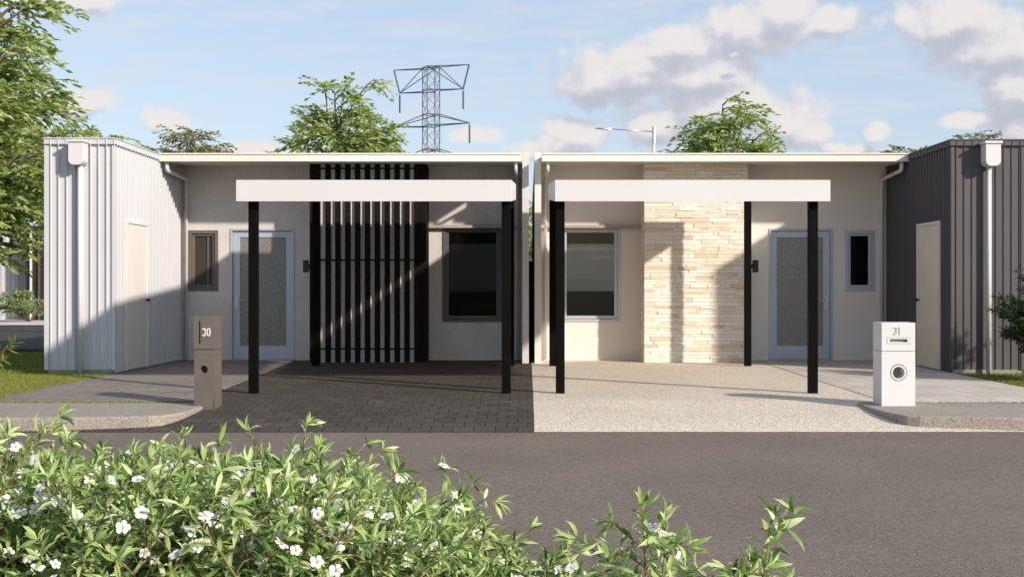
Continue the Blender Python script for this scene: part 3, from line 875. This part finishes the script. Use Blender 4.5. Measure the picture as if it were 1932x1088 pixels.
def number(name, txt, x, z, y, h, w, stroke, depth, mat, parent, gap=.3):
    b = MB(); n = len(txt); tot = n*w + (n-1)*gap*w; xs = x - tot/2
    for c, ch in enumerate(txt):
        for pts, closed in digit_paths(ch):
            P2 = [Vector((xs + c*(1+gap)*w + a*w, z - h/2 + q_*h)) for a, q_ in pts]
            if closed: P2 = P2[:-1]
            m = len(P2); Lf, Rt = [], []
            for i in range(m):
                a = P2[i-1] if (closed or i) else P2[i]; e = P2[(i+1) % m] if (closed or i < m-1) else P2[i]
                t = (e-a).normalized(); nn = Vector((-t.y, t.x))
                Lf.append(P2[i]+nn*stroke/2); Rt.append(P2[i]-nn*stroke/2)
            vs = []
            for i in range(m):
                for q2 in (Lf[i], Rt[i]):
                    vs += [(q2.x, y-depth, q2.y), (q2.x, y+.002, q2.y)]
            fs = []
            for i in range(m if closed else m-1):
                a, e = 4*i, 4*((i+1) % m)
                fs += [(a, a+2, e+2, e), (a+1, a, e, e+1), (a+2, a+3, e+3, e+2)]
            if not closed: fs += [(0, 1, 3, 2), (4*m-4, 4*m-2, 4*m-1, 4*m-3)]
            b.add(vs, fs)
    return b.build(name, mat, parent)

def holed_box(b, x0, x1, y0, y1, z0, z1, cx, cz, r, depth, n=28):
    """box whose front face carries a round hole"""
    ring = [(cx + r*math.cos(2*math.pi*k/n), cz + r*math.sin(2*math.pi*k/n)) for k in range(n)]
    outer = []
    for k in range(n):
        a = 2*math.pi*k/n; c, sn = math.cos(a), math.sin(a)
        tx = ((x1-cx) if c > 0 else (cx-x0))/max(abs(c), 1e-6); tz = ((z1-cz) if sn > 0 else (cz-z0))/max(abs(sn), 1e-6)
        t = min(tx, tz); outer.append((cx+c*t, cz+sn*t))
    for k in range(n):
        k2 = (k+1) % n
        b.quad((ring[k][0],y0,ring[k][1]), (outer[k][0],y0,outer[k][1]), (outer[k2][0],y0,outer[k2][1]), (ring[k2][0],y0,ring[k2][1]))
        b.quad((ring[k][0],y0,ring[k][1]), (ring[k2][0],y0,ring[k2][1]), (ring[k2][0],y0+depth,ring[k2][1]), (ring[k][0],y0+depth,ring[k][1]))
    for (px, pz) in ((x0,z0),(x1,z0),(x1,z1),(x0,z1)):       # corner fill
        kk = sorted(range(n), key=lambda i: (outer[i][0]-px)**2 + (outer[i][1]-pz)**2)[:2]
        i, j = min(kk), max(kk)
        if (i, j) == (0, n-1): i, j = j, i
        b.add([(outer[i][0],y0,outer[i][1]), (px,y0,pz), (outer[j][0],y0,outer[j][1])], [(0,1,2)])
    b.quad((x0,y0,z0),(x0,y0,z1),(x0,y1,z1),(x0,y1,z0)); b.quad((x1,y0,z0),(x1,y1,z0),(x1,y1,z1),(x1,y0,z1))
    b.quad((x0,y1,z0),(x0,y1,z1),(x1,y1,z1),(x1,y1,z0)); b.quad((x0,y0,z1),(x1,y0,z1),(x1,y1,z1),(x0,y1,z1))
    b.quad((x0,y0,z0),(x0,y1,z0),(x1,y1,z0),(x1,y0,z0))

YL = 12.36
K = YL/2300
px = lambda x: (x-996)*K
pz = lambda y: 1.19 + (544-y)*K
root = empty('letterbox', (px(385), YL+.15, 0)); tag(root, 'slim taupe letterbox with white number 30, beside the dark paved driveway', 'letterbox', 'letterboxes at the kerb')
x0, x1 = px(365.2), px(404.3); yb = YL+.30
b = MB(); holed_box(b, x0+.004, x1-.0, YL+.004, yb, -.05, pz(669.5), px(384.7), pz(696.7), .039, .12)
b.build('pedestal', M['taupe'], root)
b = MB(); b.tube([(px(384.7), YL+.10, pz(696.7)), (px(384.7), YL+.115, pz(696.7))], .042, 20); b.build('paper_holder', M['frame_dark'], root)
b = MB(); b.box(x0+.010, x1-.008, YL+.012, yb-.01, pz(669.4), pz(659)); b.build('neck', M['taupe'], root)
sx0, sx1, sz0, sz1 = px(375), px(378), pz(648), pz(605.7)
b = MB(); wall_front(b, x0, x1, pz(658), pz(597), YL, .05, [(sx0, sx1, sz0, sz1)])
zt, zl = pz(597), pz(658)
b.quad((x0,YL,zl),(x0,YL,zt),(x0,yb,zt),(x0,yb,zl)); b.quad((x1,YL,zl),(x1,yb,zl),(x1,yb,zt),(x1,YL,zt))
b.quad((x0,YL,zt),(x1,YL,zt),(x1,yb,zt),(x0,yb,zt)); b.quad((x0,YL,zl),(x0,yb,zl),(x1,yb,zl),(x1,YL,zl)); b.quad((x0,yb,zl),(x0,yb,zt),(x1,yb,zt),(x1,yb,zl))
b.build('mail_box', M['taupe'], root)
b = MB(); b.box(sx0-.003, sx1+.003, YL+.045, YL+.05, sz0-.003, sz1+.003); b.build('slot', M['hole'], root)
number('house_number', '30', px(389.4), pz(626.3), YL, .082, .036, .0125, .008, M['white_paint'], root)

root = empty('letterbox', (px(1695), YL+.2, 0)); tag(root, 'wide white letterbox with raised number 31 and round paper hole, on the right kerb', 'letterbox', 'letterboxes at the kerb')
x0, x1 = px(1663.6), px(1726.9); yb = YL+.31
b = MB(); holed_box(b, x0, x1, YL, yb, -.05, pz(662.6), px(1695.4), pz(702.6), .086, .16)
b.build('pedestal', M['white_paint'], root)
b = MB()   # ring set in the hole
n = 32; cx, cz = px(1695.4), pz(702.6)
for k in range(n):
    a0, a1 = 2*math.pi*k/n, 2*math.pi*(k+1)/n
    P4 = lambda r, a, y: (cx+r*math.cos(a), y, cz+r*math.sin(a))
    for (r0, ya, r1, yb_) in ((.079, YL+.05, .078, YL-.003), (.078, YL-.003, .060, YL-.003), (.060, YL-.003, .059, YL+.13)):
        b.quad(P4(r0,a0,ya), P4(r1,a0,yb_), P4(r1,a1,yb_), P4(r0,a1,ya))
b.build('hole_rim', M['white_paint'], root)
b = MB(); b.tube([(cx, YL+.13, cz), (cx, YL+.14, cz)], .06, 24); b.box(cx-.055, cx-.028, YL+.05, YL+.125, cz+.012, cz+.02); b.build('paper_holder', M['neigh_grey'], root)
sx0, sx1, sz0, sz1 = px(1673.2), px(1717.5), pz(648.3), pz(636.2)
zt, zl = pz(608.5), pz(661.6)
b = MB(); wall_front(b, x0, x1, zl, zt, YL, .03, [(sx0, sx1, sz0, sz1)])
b.quad((x0,YL,zl),(x0,YL,zt),(x0,yb,zt),(x0,yb,zl)); b.quad((x1,YL,zl),(x1,yb,zl),(x1,yb,zt),(x1,YL,zt))
b.quad((x0,YL,zt),(x1,YL,zt),(x1,yb,zt),(x0,yb,zt)); b.quad((x0,YL,zl),(x0,yb,zl),(x1,yb,zl),(x1,YL,zl)); b.quad((x0,yb,zl),(x0,yb,zt),(x1,yb,zt),(x1,yb,zl))
b.build('mail_box', M['white_paint'], root)
b = MB(); frame_rect(b, sx0+.003, sx1-.003, sz0+.003, sz1-.003, .026, YL-.003, YL+.03, wb=.014, wt=.014); slot = b.build('slot_plate', M['white_paint'], root)
b = MB(); b.box(sx0+.002, sx1-.002, YL+.031, YL+.035, sz0+.002, sz1-.002); b.build('slot', M['neigh_grey'], root)
number('house_number', '31', px(1693.6), pz(623.3), YL, .078, .038, .009, .009, M['white_paint'], root, gap=.15)

# ------------------------------------------------------------------ fence between the party walls
b = MB(); b.box(.018, .100, 22.0, 22.04, 0, 1.68); 
o = b.build('fence', M['black_metal']); tag(o, 'narrow black fence panel closing the gap between the two houses', 'fence')

# ------------------------------------------------------------------ lattice tower far behind
def tower():
    D = 120.0; k = D/2300
    cx, cyy = (813.5-996)*k, D
    root = empty('lattice_tower', (cx, cyy, 0)); tag(root, 'grey steel lattice power pylon rising behind the left roof', 'pylon')
    Rr = 17.6*k; th0 = R(19.3)
    legs = [(cx + Rr*math.cos(th0+i*math.pi/2), cyy - Rr*math.sin(th0+i*math.pi/2)) for i in range(4)]
    Z = lambda y: 1.19 + (544-y)*k
    zt = Z(127)
    b = MB(); lr = .052
    for (x, y) in legs: b.tube([(x,y,0),(x,y,zt)], lr, 4)
    seg = 1.18; nz = int(zt/seg); seg = zt/nz
    for i in range(4):
        p, r_ = legs[i], legs[(i+1) % 4]
        for j in range(nz):
            za, zb = zt-(j+1)*seg, zt-j*seg
            b.tube([(p[0],p[1],za),(r_[0],r_[1],zb)], .026, 3, cap=False); b.tube([(p[0],p[1],zb),(r_[0],r_[1],za)], .026, 3, cap=False)
    for zz in (Z(127), Z(170), Z(216.5), Z(238), Z(282)):
        for i in range(4):
            p, r_ = legs[i], legs[(i+1) % 4]; b.tube([(p[0],p[1],zz),(r_[0],r_[1],zz)], .04, 4)
    for i in range(2):
        b.tube([(*legs[i],zt-.02),(*legs[i+2],zt-.02)], .06, 4)
    b.build('tower_body', M['galv'], root)
    ax = Vector((math.cos(R(22)), -math.sin(R(22)), 0))
    ctr = Vector((cx, cyy, 0))
    def tip(d, z): return ctr + ax*d + Vector((0,0,z))
    def arm(name, d, z_end, z_up, z_lo, horn=None):
        b = MB()
        for sgn in (-1, 1):
            ls = sorted(legs, key=lambda p: -sgn*((p[0]-cx)*ax.x + (p[1]-cyy)*ax.y))[:2]
            e = tip(sgn*d, z_end)
            for p in ls:
                b.tube([(p[0],p[1],z_up), e], .048, 4); b.tube([(p[0],p[1],z_lo), e], .048, 4)
            if horn:
                h = tip(sgn*horn[0], horn[1])
                b.tube([e, h], .085, 4)
                for p in ls: b.tube([(p[0],p[1],horn[1]-.03), h], .045, 4)
        o = b.build(name, M['galv'], root)
        for sgn in (-1, 1):
            e = tip(sgn*d, z_end)
            b = MB(); b.tube([e + Vector((0,0,-.02)), e + Vector((0,0,-.25))], .03, 6)
            for q_ in range(9):
                z0 = -.2 - q_*.195
                b.tube([e + Vector((0,0,z0)), e + Vector((0,0,z0-.15)), e + Vector((0,0,z0-.195))], [.075, .1, .06], 8)
            b.build('insulator', M['insul'], o)
    arm('cross_arm', 3.48, Z(172), Z(128), Z(172), horn=(4.12, Z(127.5)))
    arm('cross_arm', 4.15, Z(236), Z(216.5), Z(238))
    arm('cross_arm', 4.15, Z(303), Z(282), Z(303))
tower()

# ------------------------------------------------------------------ street lamp behind the right roof
def lamp():
    D = 42.0; k = D/2300; Z = lambda y: 1.19+(544-y)*k; X = lambda x: (x-996)*k
    root = empty('street_lamp', (X(1233.5), D, 0)); tag(root, 'white street lamp with a long flat arm, above the right roof', 'street lamp')
    b = MB(); b.tube([(X(1233.5),D,0),(X(1233.5),D,Z(272))], [.075,.048], 14)
    b.build('pole', M['white_paint'], root, smooth=True)
    b = MB(); b.tube([(X(1233.8),D,Z(272)),(X(1233.8),D,Z(238.5))], .058, 14); b.build('sleeve', M['white_paint'], root)
    b = MB(); b.tube([(X(1231),D,Z(248.5)),(X(1190),D-.15,Z(247)),(X(1150),D-.3,Z(245.5))], [.022,.019,.016], 10); b.build('arm', M['steel'], root, smooth=True)
    b = MB()
    prof = [(X(1153),.03,.022),(X(1147),.07,.032),(X(1135),.10,.024),(X(1122),.07,.010)]
    vs = []
    for (x, w, h) in prof:
        zc = Z(245.3) + (x-X(1153))*-.03
        vs += [(x,D-.3-w,zc-h),(x,D-.3+w,zc-h),(x,D-.3+w*.8,zc+h),(x,D-.3-w*.8,zc+h)]
    fs = [(0,1,2,3),(12,15,14,13)]
    for i in range(3):
        for j in range(4):
            j2 = (j+1) % 4; fs.append((4*i+j, 4*i+4+j, 4*i+4+j2, 4*i+j2))
    b.add(vs, fs); b.build('lamp_head', M['steel'], root, bevel=.006)
lamp()

# ------------------------------------------------------------------ neighbouring house at the back left
def neighbour():
    root = empty('neighbouring_house', (-21, 47, 0)); tag(root, 'pale ribbed house seen far behind the shrubs at the left edge', 'house')
    b = MB(); ribbed(b, (-30, 46), (-17.0, 46), (0,-1), 0, 3.6, pitch=.16, rib=.03, rh=.03); b.box(-30, -17.0, 46.02, 54, 0, 3.58)
    b.build('ribbed_wall', M['white_clad'], root)
    b = MB(); b.box(-30, -19.68, 43.0, 45.9, 2.72, 3.02); b.build('porch_beam', M['carport_white'], root)
    b = MB(); b.box(-19.15, -18.75, 45.7, 45.95, 0, 3.3); b.build('grey_panel', M['neigh_grey'], root)
    b = MB(); b.box(-18.55, -17.2, 45.0, 45.95, 0, 3.5); b.build('dark_screen', M['neigh_dark'], root)  # solid dark-coloured screen block proud of the wall, with no hollow
    for i in range(4):
        b = MB(); x = -18.35+.3*i; b.box(x, x+.06, 44.9, 44.98, 0, 3.4); b.build('screen_post', M['door_white'] if i % 2 == 0 else M['bark'], root)
neighbour()

# ------------------------------------------------------------------ trees
tA = make_tree('broadleaf_tree', 'leafy green tree behind the left roof, beside the pylon', ((645-996)*35/2300, 35, 0), 7.5, 1.8, 3.9, .21, 14, 'trees behind the roofs', M['leaf_tree'], n_limb=16, n_sub=8, n_twig=6, n_leaf=12, trunk_r=.13)
tB = make_tree('broadleaf_tree', 'leafy green tree behind the right roof, beside the street lamp', ((1365-996)*36/2300, 36, 0), 7.15, 1.7, 3.9, .21, 31, 'trees behind the roofs', M['leaf_tree'], n_limb=16, n_sub=8, n_twig=6, n_leaf=12, trunk_r=.13)
make_tree('broadleaf_tree', 'large leafy tree filling the left edge of the view', (-11.75, 22.0, 0), 9.2, 3.3, 1.5, .21, 3, None, M['leaf_tree'], n_limb=44, n_sub=12, n_twig=8, n_leaf=14, trunk_r=.16)
make_tree('broadleaf_tree', 'smaller tree half hidden behind the pale side block', ((110-996)*33/2300, 33, 0), 6.1, 2.2, 3.2, .18, 8, 'trees behind the roofs', M['leaf_tree'], n_limb=14, n_sub=9, n_twig=8, n_leaf=12)
make_tree('broadleaf_tree', 'tree glimpsed through the gap between the two houses', ((1010-996)*44/2300, 44, 0), 4.9, 2.4, 1.2, .2, 15, 'trees behind the roofs', M['leaf_tree'], n_limb=14, n_sub=8, n_twig=6, n_leaf=12)
f1t = make_tree('distant_tree', 'pale olive treetop showing above the left roof edge', ((365-996)*60/2300, 60, 0), 9.3, 2.3, 5.6, .27, 21, 'distant treetops', M['leaf_far'], n_limb=18, n_sub=9, n_twig=7, n_leaf=10, trunk_r=.13)
copy_tree(f1t, ((1712-996)*62/2300, 62, -.75), 'pale olive treetop above the right end of the right roof', 1.0, 2.1)
copy_tree(f1t, ((1825-996)*64/2300, 64, .25), 'pale olive treetop just above the charcoal side block', 1.0, 4.0)

# ------------------------------------------------------------------ shrubs
BLOSSOMS = []
def blossom_mesh(seed):
    rg = random.Random(seed)
    b = MB()
    n = 5
    for k in range(n):
        a = 2*math.pi*k/n + rg.uniform(-.12,.12)
        d = Vector((math.cos(a), math.sin(a), 0)); t = Vector((-math.sin(a), math.cos(a), 0))
        l = rg.uniform(.024, .030); w = l*.42; up = rg.uniform(.05, .5)
        p0 = d*.003; p1 = d*l*.45 + Vector((0,0,l*.25*up)); p2 = d*l*.8 + Vector((0,0,l*.28*up)); p3 = d*l + Vector((0,0,l*.15*up))
        vs = [p0, p1+t*w*.8, p1-t*w*.8+Vector((0,0,-.001)), p2+t*w*.95, p2-t*w*.95, p3+t*w*.35, p3-t*w*.35]
        b.add(vs, [(0,1,2),(1,3,4,2),(3,5,6,4)])
    me = bpy.data.meshes.new('blossom'); me.from_pydata([tuple(v) for v in b.v], [], b.f); me.materials.append(M['petal']); me.materials.append(M['pollen'])
    nb = len(b.v); c = MB(); c.tube([(0,0,-.001),(0,0,.003),(0,0,.005)], [.002,.0045,.002], 8)
    me2v = [tuple(v) for v in b.v] + c.v; me2f = b.f + [tuple(i+nb for i in f) for f in c.f]
    nf = len(b.f)
    me.clear_geometry(); me.from_pydata(me2v, [], me2f)
    for i, p in enumerate(me.polygons): p.material_index = 0 if i < nf else 1
    me.shade_smooth()
    return me
BM_ = [blossom_mesh(i) for i in range(5)]

def make_shrub(name, label, cx, cy, rx, ry, hfun, seed, n_stem, flowers, group, leaf=.059, cat='shrub', lean=.26, spikes=()):
    rg = random.Random(seed)
    root = empty(name, (cx, cy, 0)); tag(root, label, cat, group)
    st = MB(); items = []; tips = []
    specs = []
    for i in range(n_stem):
        a = rg.uniform(0, 2*math.pi); r_ = math.sqrt(rg.random())
        x = cx + math.cos(a)*r_*rx; y = cy + math.sin(a)*r_*ry
        h = hfun(x, y)*(rg.uniform(.62, .98) if rg.random() < .88 else rg.uniform(.98, 1.13))
        specs.append((x, y, h, False))
    for (x, y, h) in spikes: specs.append((x, y, h, True))
    for (x, y, h, spike) in specs:
        base = Vector((cx + (x-cx)*.35, cy + (y-cy)*.35, 0))
        end = Vector((x + rg.uniform(-lean, lean)*(not spike), y + rg.uniform(-lean, lean)*(not spike), h))
        mid = Vector((x*.6+base.x*.4, y*.6+base.y*.4, h*.62))
        pts = [base*(1-t)**2 + mid*2*t*(1-t) + end*t*t for t in np.linspace(0, 1, 9)]
        st.tube(pts, [.006*(1-.75*t) for t in np.linspace(0,1,9)], 5, cap=False)
        shoots = [(pts, 0.14)]
        for w in range(0 if spike and h > 2 else 3):
            t = rg.uniform(.45, .9); ii = int(t*8); p = pts[ii]
            az = rg.uniform(0, 2*math.pi)
            d = Vector((math.cos(az), math.sin(az), rg.uniform(.1, 1.0))).normalized()
            l = rg.uniform(.10, .2)
            sp = [p + d*l*u + Vector((0,0,-.06*l*u*u*4*(rg.random() > .5))) for u in np.linspace(0,1,5)]
            st.tube(sp, [.003,.0027,.0022,.0017,.001], 4, cap=False); shoots.append((sp, .1))
        for sp, t0 in shoots:
            ln = sum((sp[i+1]-sp[i]).length for i in range(len(sp)-1))
            npair = max(3, int(ln*(1-t0)/.027))
            phase = rg.uniform(0, math.pi)
            for m in range(npair):
                t = t0 + (1-t0)*(m+.5)/npair
                fi = t*(len(sp)-1); ii = min(int(fi), len(sp)-2); p = sp[ii].lerp(sp[ii+1], fi-ii)
                ax = (sp[ii+1]-sp[ii]).normalized()
                u = ax.orthogonal().normalized(); v = ax.cross(u)
                ph = phase + m*1.57
                for s in (0, math.pi):
                    if rg.random() < .08: continue
                    o = u*math.cos(ph+s) + v*math.sin(ph+s)
                    spread = 1.15-.75*t*(t > .75)
                    d = ax*rg.uniform(.35,.8) + o*spread + Vector((0,0,rg.uniform(-.35,.15)))
                    nn = ax*1.0 + Vector((0,0,.6)) - o*.35 + rnd_unit(rg)*.35
                    L_ = leaf*rg.uniform(.45, 1.35)*(1-.25*(t > .9))
                    items.append((p, d, nn, L_, L_*rg.uniform(.19, .27)))
            for k in range(6):     # terminal rosette
                d = (sp[-1]-sp[-2]).normalized()*.7 + rnd_unit(rg)*.9
                items.append((sp[-1], d, rnd_unit(rg)+Vector((0,0,.6)), leaf*rg.uniform(.8,1.25), leaf*.24))
        tips.append(shoots)
    st.build('stems', M['stem'], root, smooth=True)
    leaves_mesh('leaves', items, M['leaf_shrub'], root, fine=True)
    allp = [sp for t in tips for sp, _ in t]
    allp.sort(key=lambda sp: sp[-1].z/ (.25+.12*sp[-1].y) , reverse=True); allp = allp[:max(8, len(allp)//2)]
    for k in range(flowers):
        sp = rg.choice(allp); t = rg.uniform(.75, 1.0); ii = min(int(t*(len(sp)-1)), len(sp)-2)
        p0 = sp[ii] + Vector((rg.uniform(-.02,.02), rg.uniform(-.07,-.02), rg.uniform(.01,.05)))
        for c in range(rg.choice((1, 1, 1, 2))):
            o = bpy.data.objects.new('blossom', rg.choice(BM_)); COL.objects.link(o); o.parent = root
            p = p0 + rnd_unit(rg)*.06*(c > 0)
            o.location = p - Vector((cx, cy, 0))
            nrm = (Vector((.25, -.75, .75)) + rnd_unit(rg)*.75).normalized()
            o.rotation_euler = nrm.to_track_quat('Z', 'Y').to_euler()
            sc = rg.uniform(.5, .85); o.scale = (sc, sc, sc)
    return root

PROFILE = [(0,862),(110,858),(190,872),(280,894),(330,868),(400,902),(440,898),(490,880),(560,870),(610,892),(650,960),(720,938),(800,940),(860,990),(900,1030),(1000,1080),(1100,1120),(1200,1165),(1290,1210)]
HX = [(x-996)*4.3/2300 for x, _ in PROFILE]; HZ = [1.19-(y-544)*4.3/2300 for _, y in PROFILE]
def hedge_h(x, y):
    h = float(np.interp(x*4.3/max(y, 3.0), HX, HZ))
    h = 1.19 - (1.19-h)*y/4.3           # keeps the top line of the hedge level towards the front
    return max(.10, min(.75, h))
hedge_spec = [(-1.98, 4.35, 'leftmost flowering shrub of the front hedge, tall and dense', 88, 60, ()),
              (-1.58, 4.2, 'dense flowering shrub of the front hedge, second from the left', 88, 60, ()),
              (-1.24, 4.4, 'flowering shrub of the front hedge with one upright shoot below the number 30 letterbox', 80, 54, ((-1.24, 4.35, .66), (-1.20, 4.3, .60))),
              (-.92, 4.3, 'flowering shrub of the front hedge with two tall pointed shoots', 80, 56, ((-.80, 4.4, .70), (-.74, 4.3, .63), (-.93, 4.35, .60))),
              (-.58, 4.0, 'lower flowering shrub of the front hedge in front of the dark driveway', 80, 56, ((-.50, 4.2, .47),)),
              (-.26, 4.0, 'low flowering shrub of the front hedge with arching shoots below the carports', 76, 54, ((-.22, 4.1, .47),)),
              (.06, 3.95, 'lowest flowering shrub at the right end of the front hedge', 54, 38, ()),
              (-1.75, 3.55, 'flowering shrub at the bottom left corner, nearest the viewer', 56, 40, ()),
              (-1.15, 3.5, 'flowering shrub in the front row, below the two tall pointed shoots', 56, 40, ()),
              (-.65, 3.45, 'flowering shrub in the front row, bottom centre left', 50, 36, ())]
for i, (x, y, lab, n, fl, sp) in enumerate(hedge_spec):
    make_shrub('flowering_shrub', lab, x, y, .30, .33, hedge_h, 100+i, n, fl, 'flowering shrubs of the front hedge', spikes=sp)
make_shrub('flowering_shrub', 'separate leafy sprig with side shoots standing clear of the hedge on the road side', .42, 4.1, .08, .08, lambda x, y: .27, 150, 4, 2, 'flowering shrubs of the front hedge', leaf=.078, lean=.1, spikes=((.385, 4.1, .455), (.46, 4.05, .38)))
make_shrub('flowering_shrub', 'rightmost small sprig with a slanting thin shoot at the bottom of the view', (.74), 4.1, .10, .08, lambda x, y: .24, 151, 4, 0, 'flowering shrubs of the front hedge', leaf=.078, lean=.08, spikes=((.82, 4.1, .43),))

def leafy_bush(name, label, loc, rx, ry, h, n, leaf, wr, mat, seed, cat='shrub', droop=.0, stems=14, upw=.3):
    rg = random.Random(seed)
    root = empty(name, loc); tag(root, label, cat)
    base = Vector(loc); st = MB(); items = []
    for i in range(stems):
        a = rg.uniform(0, 2*math.pi); r_ = math.sqrt(rg.random())
        end = base + Vector((math.cos(a)*r_*rx, math.sin(a)*r_*ry, h*(1-.45*r_*r_)*rg.uniform(.7,1.0)))
        mid = base.lerp(end, .5) + Vector((0,0,h*.12))
        pts = [base*(1-t)**2 + mid*2*t*(1-t) + end*t*t for t in np.linspace(0,1,6)]
        st.tube(pts, [.018*(1-.8*t)*h for t in np.linspace(0,1,6)], 4, cap=False)
        for w in range(7):
            p = pts[rg.randrange(2, 6)]
            d = Vector((rg.uniform(-1,1), rg.uniform(-1,1), rg.uniform(-.1,.7))).normalized(); l = h*rg.uniform(.15,.35)
            st.tube([p, p+d*l], [.006*h, .002*h], 3, cap=False)
            for m in range(n):
                u = rg.random()
                pos = p + d*l*u
                dd = d*.6 + rnd_unit(rg) + Vector((0,0,upw-droop))
                items.append((pos, dd, rnd_unit(rg)+Vector((0,0,.8)), leaf*rg.uniform(.7,1.2), leaf*wr))
    st.build('stems', M['bark'], root); leaves_mesh('leaves', items, mat, root)
    return root
leafy_bush('garden_shrub', 'airy pale green shrub in front of the far ribbed house', (-19.2, 43, 0), 1.0, .8, 1.35, 28, .13, .35, M['leaf_soft'], 5)
leafy_bush('garden_shrub', 'airy pale green shrub half hidden by the pale side block', (-17.6, 43, 0), 1.0, .8, 1.1, 28, .13, .35, M['leaf_soft'], 6)
leafy_bush('spiky_shrub', 'dark green spiky shrub at the right edge before the charcoal side block', (6.78, 15.6, 0), .75, .7, 1.32, 60, .095, .17, M['leaf_dark'], 7, stems=70, upw=.1)
leafy_bush('spiky_shrub', 'yellow green spiky plant poking in at the left edge above the lawn', (-6.05, 12.95, 0), .5, .35, .72, 16, .13, .12, M['leaf_spiky'], 9, stems=14, upw=.2)

# ------------------------------------------------------------------ grass
def grass():
    rg = random.Random(77); items = []
    def patch(x0, x1, y0, y1, n, h):
        for i in range(n):
            x, y = rg.uniform(x0, x1), rg.uniform(y0, y1)
            if -6.72 < x < -5.72 and y > 16.9: continue
            if 5.9 < x < 7.0 and y > 17.05: continue
            if x < -6.7 and y > 22.8: continue
            d = Vector((rg.uniform(-.5,.5), rg.uniform(-.5,.5), 1))
            items.append(((x, y, -.012), d, Vector((rg.uniform(-1,1), rg.uniform(-1,1), .2)), h*rg.uniform(.5,1.2), .006))
    patch(-7.6, -5.72, 12.75, 17.0, 26000, .045)
    patch(-10.5, -6.7, 17.0, 22.8, 22000, .05)
    patch(5.95, 8.0, 12.75, 17.1, 14000, .045)
    patch(-5.8, -3.55, 12.73, 12.83, 1100, .03)
    patch(3.5, 6.0, 12.73, 12.83, 900, .022)
    o = leaves_mesh('grass', items, M['grass'], None); tag(o, 'short sunlit grass beside the side blocks and along the path edges', 'grass', kind='stuff')
grass()
